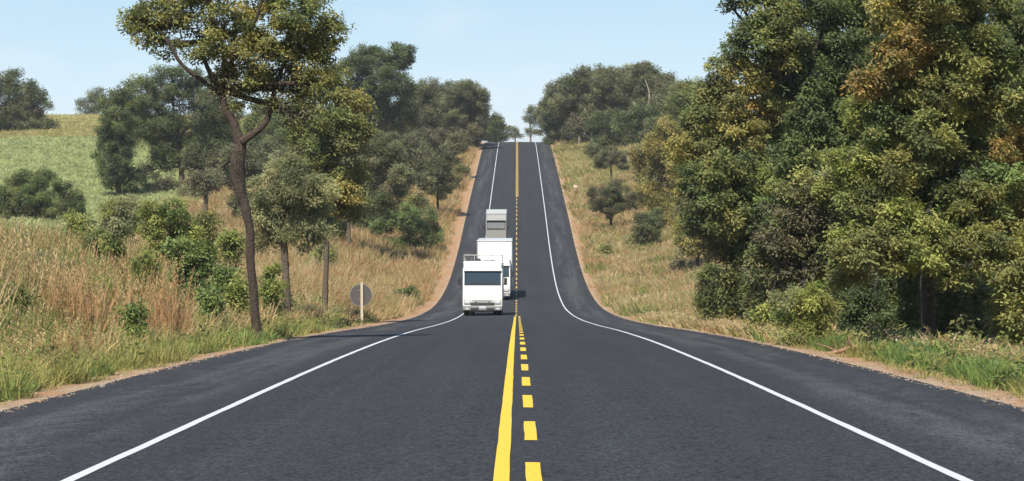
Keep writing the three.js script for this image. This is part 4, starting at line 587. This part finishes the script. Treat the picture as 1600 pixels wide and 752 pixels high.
  for (const s of [-1, 1]) mesh('tail_lamp', rb(0.3, 0.12, 0.04, s * (bw / 2 - 0.3), 0.9, z0 - bl - 0.01, 0.02), V.red, t);
  if (o.rack) { // open frame and rolled sheets on top
    const y = b.top, rails = [], hw = bw / 2 - 0.04; for (const s of [-1, 1]) { rails.push(rb(0.05, 0.05, bl * 0.7, s * hw, y + 0.46, z0 - bl * 0.35, 0.015)); for (let k = 0; k < 5; k++) rails.push(rb(0.05, 0.46, 0.05, s * hw, y + 0.23, z0 - 0.05 - k * bl * 0.17, 0.015)); }
    rails.push(rb(bw - 0.04, 0.07, 0.05, 0, y + 0.46, z0 - 0.03, 0.015), rb(0.05, 0.46, 0.05, -hw * 0.45, y + 0.23, z0 - 0.04, 0.015), rb(0.05, 0.46, 0.05, hw * 0.45, y + 0.23, z0 - 0.04, 0.015));
    mesh('roof_rack', mergeGeometries(rails), V.cream, t);
    if (o.rack !== 'open') for (const [x, r, l] of [[-0.72, 0.17, 2.6], [-0.30, 0.14, 2.2]]) { const c = new THREE.CapsuleGeometry(r, l, 6, 14); c.rotateX(Math.PI / 2); c.translate(x, y + r * 0.95, z0 - l / 2 - 0.35); mesh('rolled_sheet', c, V.tarp, t); }
    mesh('roof_hatch', rb(0.75, 0.16, 0.9, 0.42, y + 0.08, z0 - 0.7, 0.06), V.cream, t);
  }
  const d = o.d, e = 2, slope = (H(d + 2 + e) - H(d + 2 - e)) / (2 * e);
  t.position.set(o.x, roadY(o.x, d) + 0.005, -d); t.rotation.x = Math.atan(slope);
  return t;
}
makeTruck('lorry', 'white flat-nosed truck leading the line of trucks in the dip, with a rack on top', { d: 145, x: -2.18, width: 2.5, length: 8.2, rear: [-5.6, -6.85], deflector: 0.42, rack: true, box: { w: 2.52, z0: -2.0, len: 6.2, bottom: 1.0, top: 3.38, mat: V.body } });
makeTruck('box_lorry', 'white truck with a tall box body, second in line behind the leading truck', { d: 188, x: -1.86, width: 2.6, length: 12.5, rear: [-8.6, -9.9, -11.2], deflector: 0.6, box: { w: 2.9, z0: -2.05, len: 10.6, bottom: 1.05, top: 4.85, mat: V.white } });
makeTruck('box_lorry', 'small greyish truck farthest up the road, third in the line of trucks', { d: 255, x: -2.33, width: 2.25, length: 7, rear: [-5.3], paint: V.cream, visor: V.black, cabTop: 2.88, box: { w: 2.28, z0: -1.95, len: 5, bottom: 1.0, top: 3.55, mat: V.pale }, glass: V.dustyGlass });

// ------------------------------------------------------------------ roadside signs and bits
{
  const d = 115, x = (565 - CX) / F * d, y = T(x, d), g = thing('road_sign', 'round road sign seen from behind on a pale post at the left verge', 'road sign', null, [x, y - 0.1, -d]);
  mesh('post', rb(0.13, 2.3, 0.11, 0, 1.1, 0.08, 0.02), new THREE.MeshStandardMaterial({ color: rgb(0.60, 0.52, 0.40), roughness: 0.85, map: barkTexPale() }), g);
  const disc = new THREE.CylinderGeometry(0.55, 0.55, 0.02, 48); disc.rotateX(Math.PI / 2); disc.translate(-0.06, 1.62, 0); mesh('sign_plate', disc, new THREE.MeshStandardMaterial({ color: rgb(0.125, 0.112, 0.108), roughness: 0.6, metalness: 0.2, map: asphaltTexLight() }), g);
  const rim = new THREE.TorusGeometry(0.55, 0.014, 8, 48); rim.translate(-0.06, 1.62, 0); mesh('rim', rim, V.grey, g);
  for (const yy of [1.4, 1.85]) mesh('bracket', rb(0.2, 0.04, 0.03, -0.06, yy, 0.022, 0.01), V.grey, g);
}
function barkTexPale() { return dataTex(128, (i, j) => { const v = 0.8 + 0.2 * Math.sin(i * 0.7 + 3 * n2(i / 20, j / 60)) * 0.4 + 0.15 * n2(i / 5, j / 30); return [v, v, v]; }); }
{
  const d = 322, x = (899 - CX) / F * d, y = T(x, d), g = thing('roadside_marker', 'small pale roadside marker in the dry grass right of the uphill road', 'marker', null, [x, y, -d]);
  mesh('post', rb(0.16, 1.4, 0.14, 0, 0.65, -0.1, 0.03), V.cream, g); mesh('plate', rb(0.52, 0.36, 0.04, 0, 1.3, 0, 0.02), new THREE.MeshStandardMaterial({ color: rgb(0.62, 0.45, 0.36), roughness: 0.7 }), g);
}
{
  const d = 53.5, x = (1403 - CX) / F * d, y = T(x, d), g = thing('stake', 'short pale stake in the shade at the foot of the huge foreground tree', 'stake', null, [x, y - 0.05, -d]);
  mesh('shaft', rb(0.05, 0.42, 0.05, 0, 0.2, 0, 0.012), V.cream, g); mesh('cap', rb(0.062, 0.06, 0.062, 0, 0.43, 0, 0.015), V.white, g);
}
{ // fallen dry branch by the right verge
  const d = 52, x = (1335 - CX) / F * d, y = T(x, d), g = thing('fallen_branch', 'fallen reddish dry branch on the right verge beside the dark shade', 'branch', null, [x, y, -d]);
  const m = new THREE.MeshStandardMaterial({ color: rgb(0.42, 0.24, 0.15), map: barkTex, roughness: 0.95, vertexColors: true }), v = (a, b, c) => new THREE.Vector3(a, b, c);
  mesh('limb', taper([v(-0.75, 0.03, 0.1), v(-0.3, 0.12, 0), v(0.05, 0.22, -0.05), v(0.6, 0.05, 0.05)], [0.05, 0.05, 0.04, 0.02], 7), m, g);
  mesh('twig', taper([v(0.0, 0.2, 0), v(-0.1, 0.35, 0.05), v(-0.12, 0.5, 0.05)], [0.025, 0.018, 0.008], 6), m, g);
  mesh('twig', taper([v(-0.35, 0.1, 0), v(-0.6, 0.22, -0.1), v(-0.9, 0.3, -0.1)], [0.025, 0.015, 0.006], 6), m, g);
}
console.log('twigs', twigTotal, Object.entries(piles).map(([k, b]) => k + ':' + b.m.length).join(' '));
renderer.render(scene, camera);
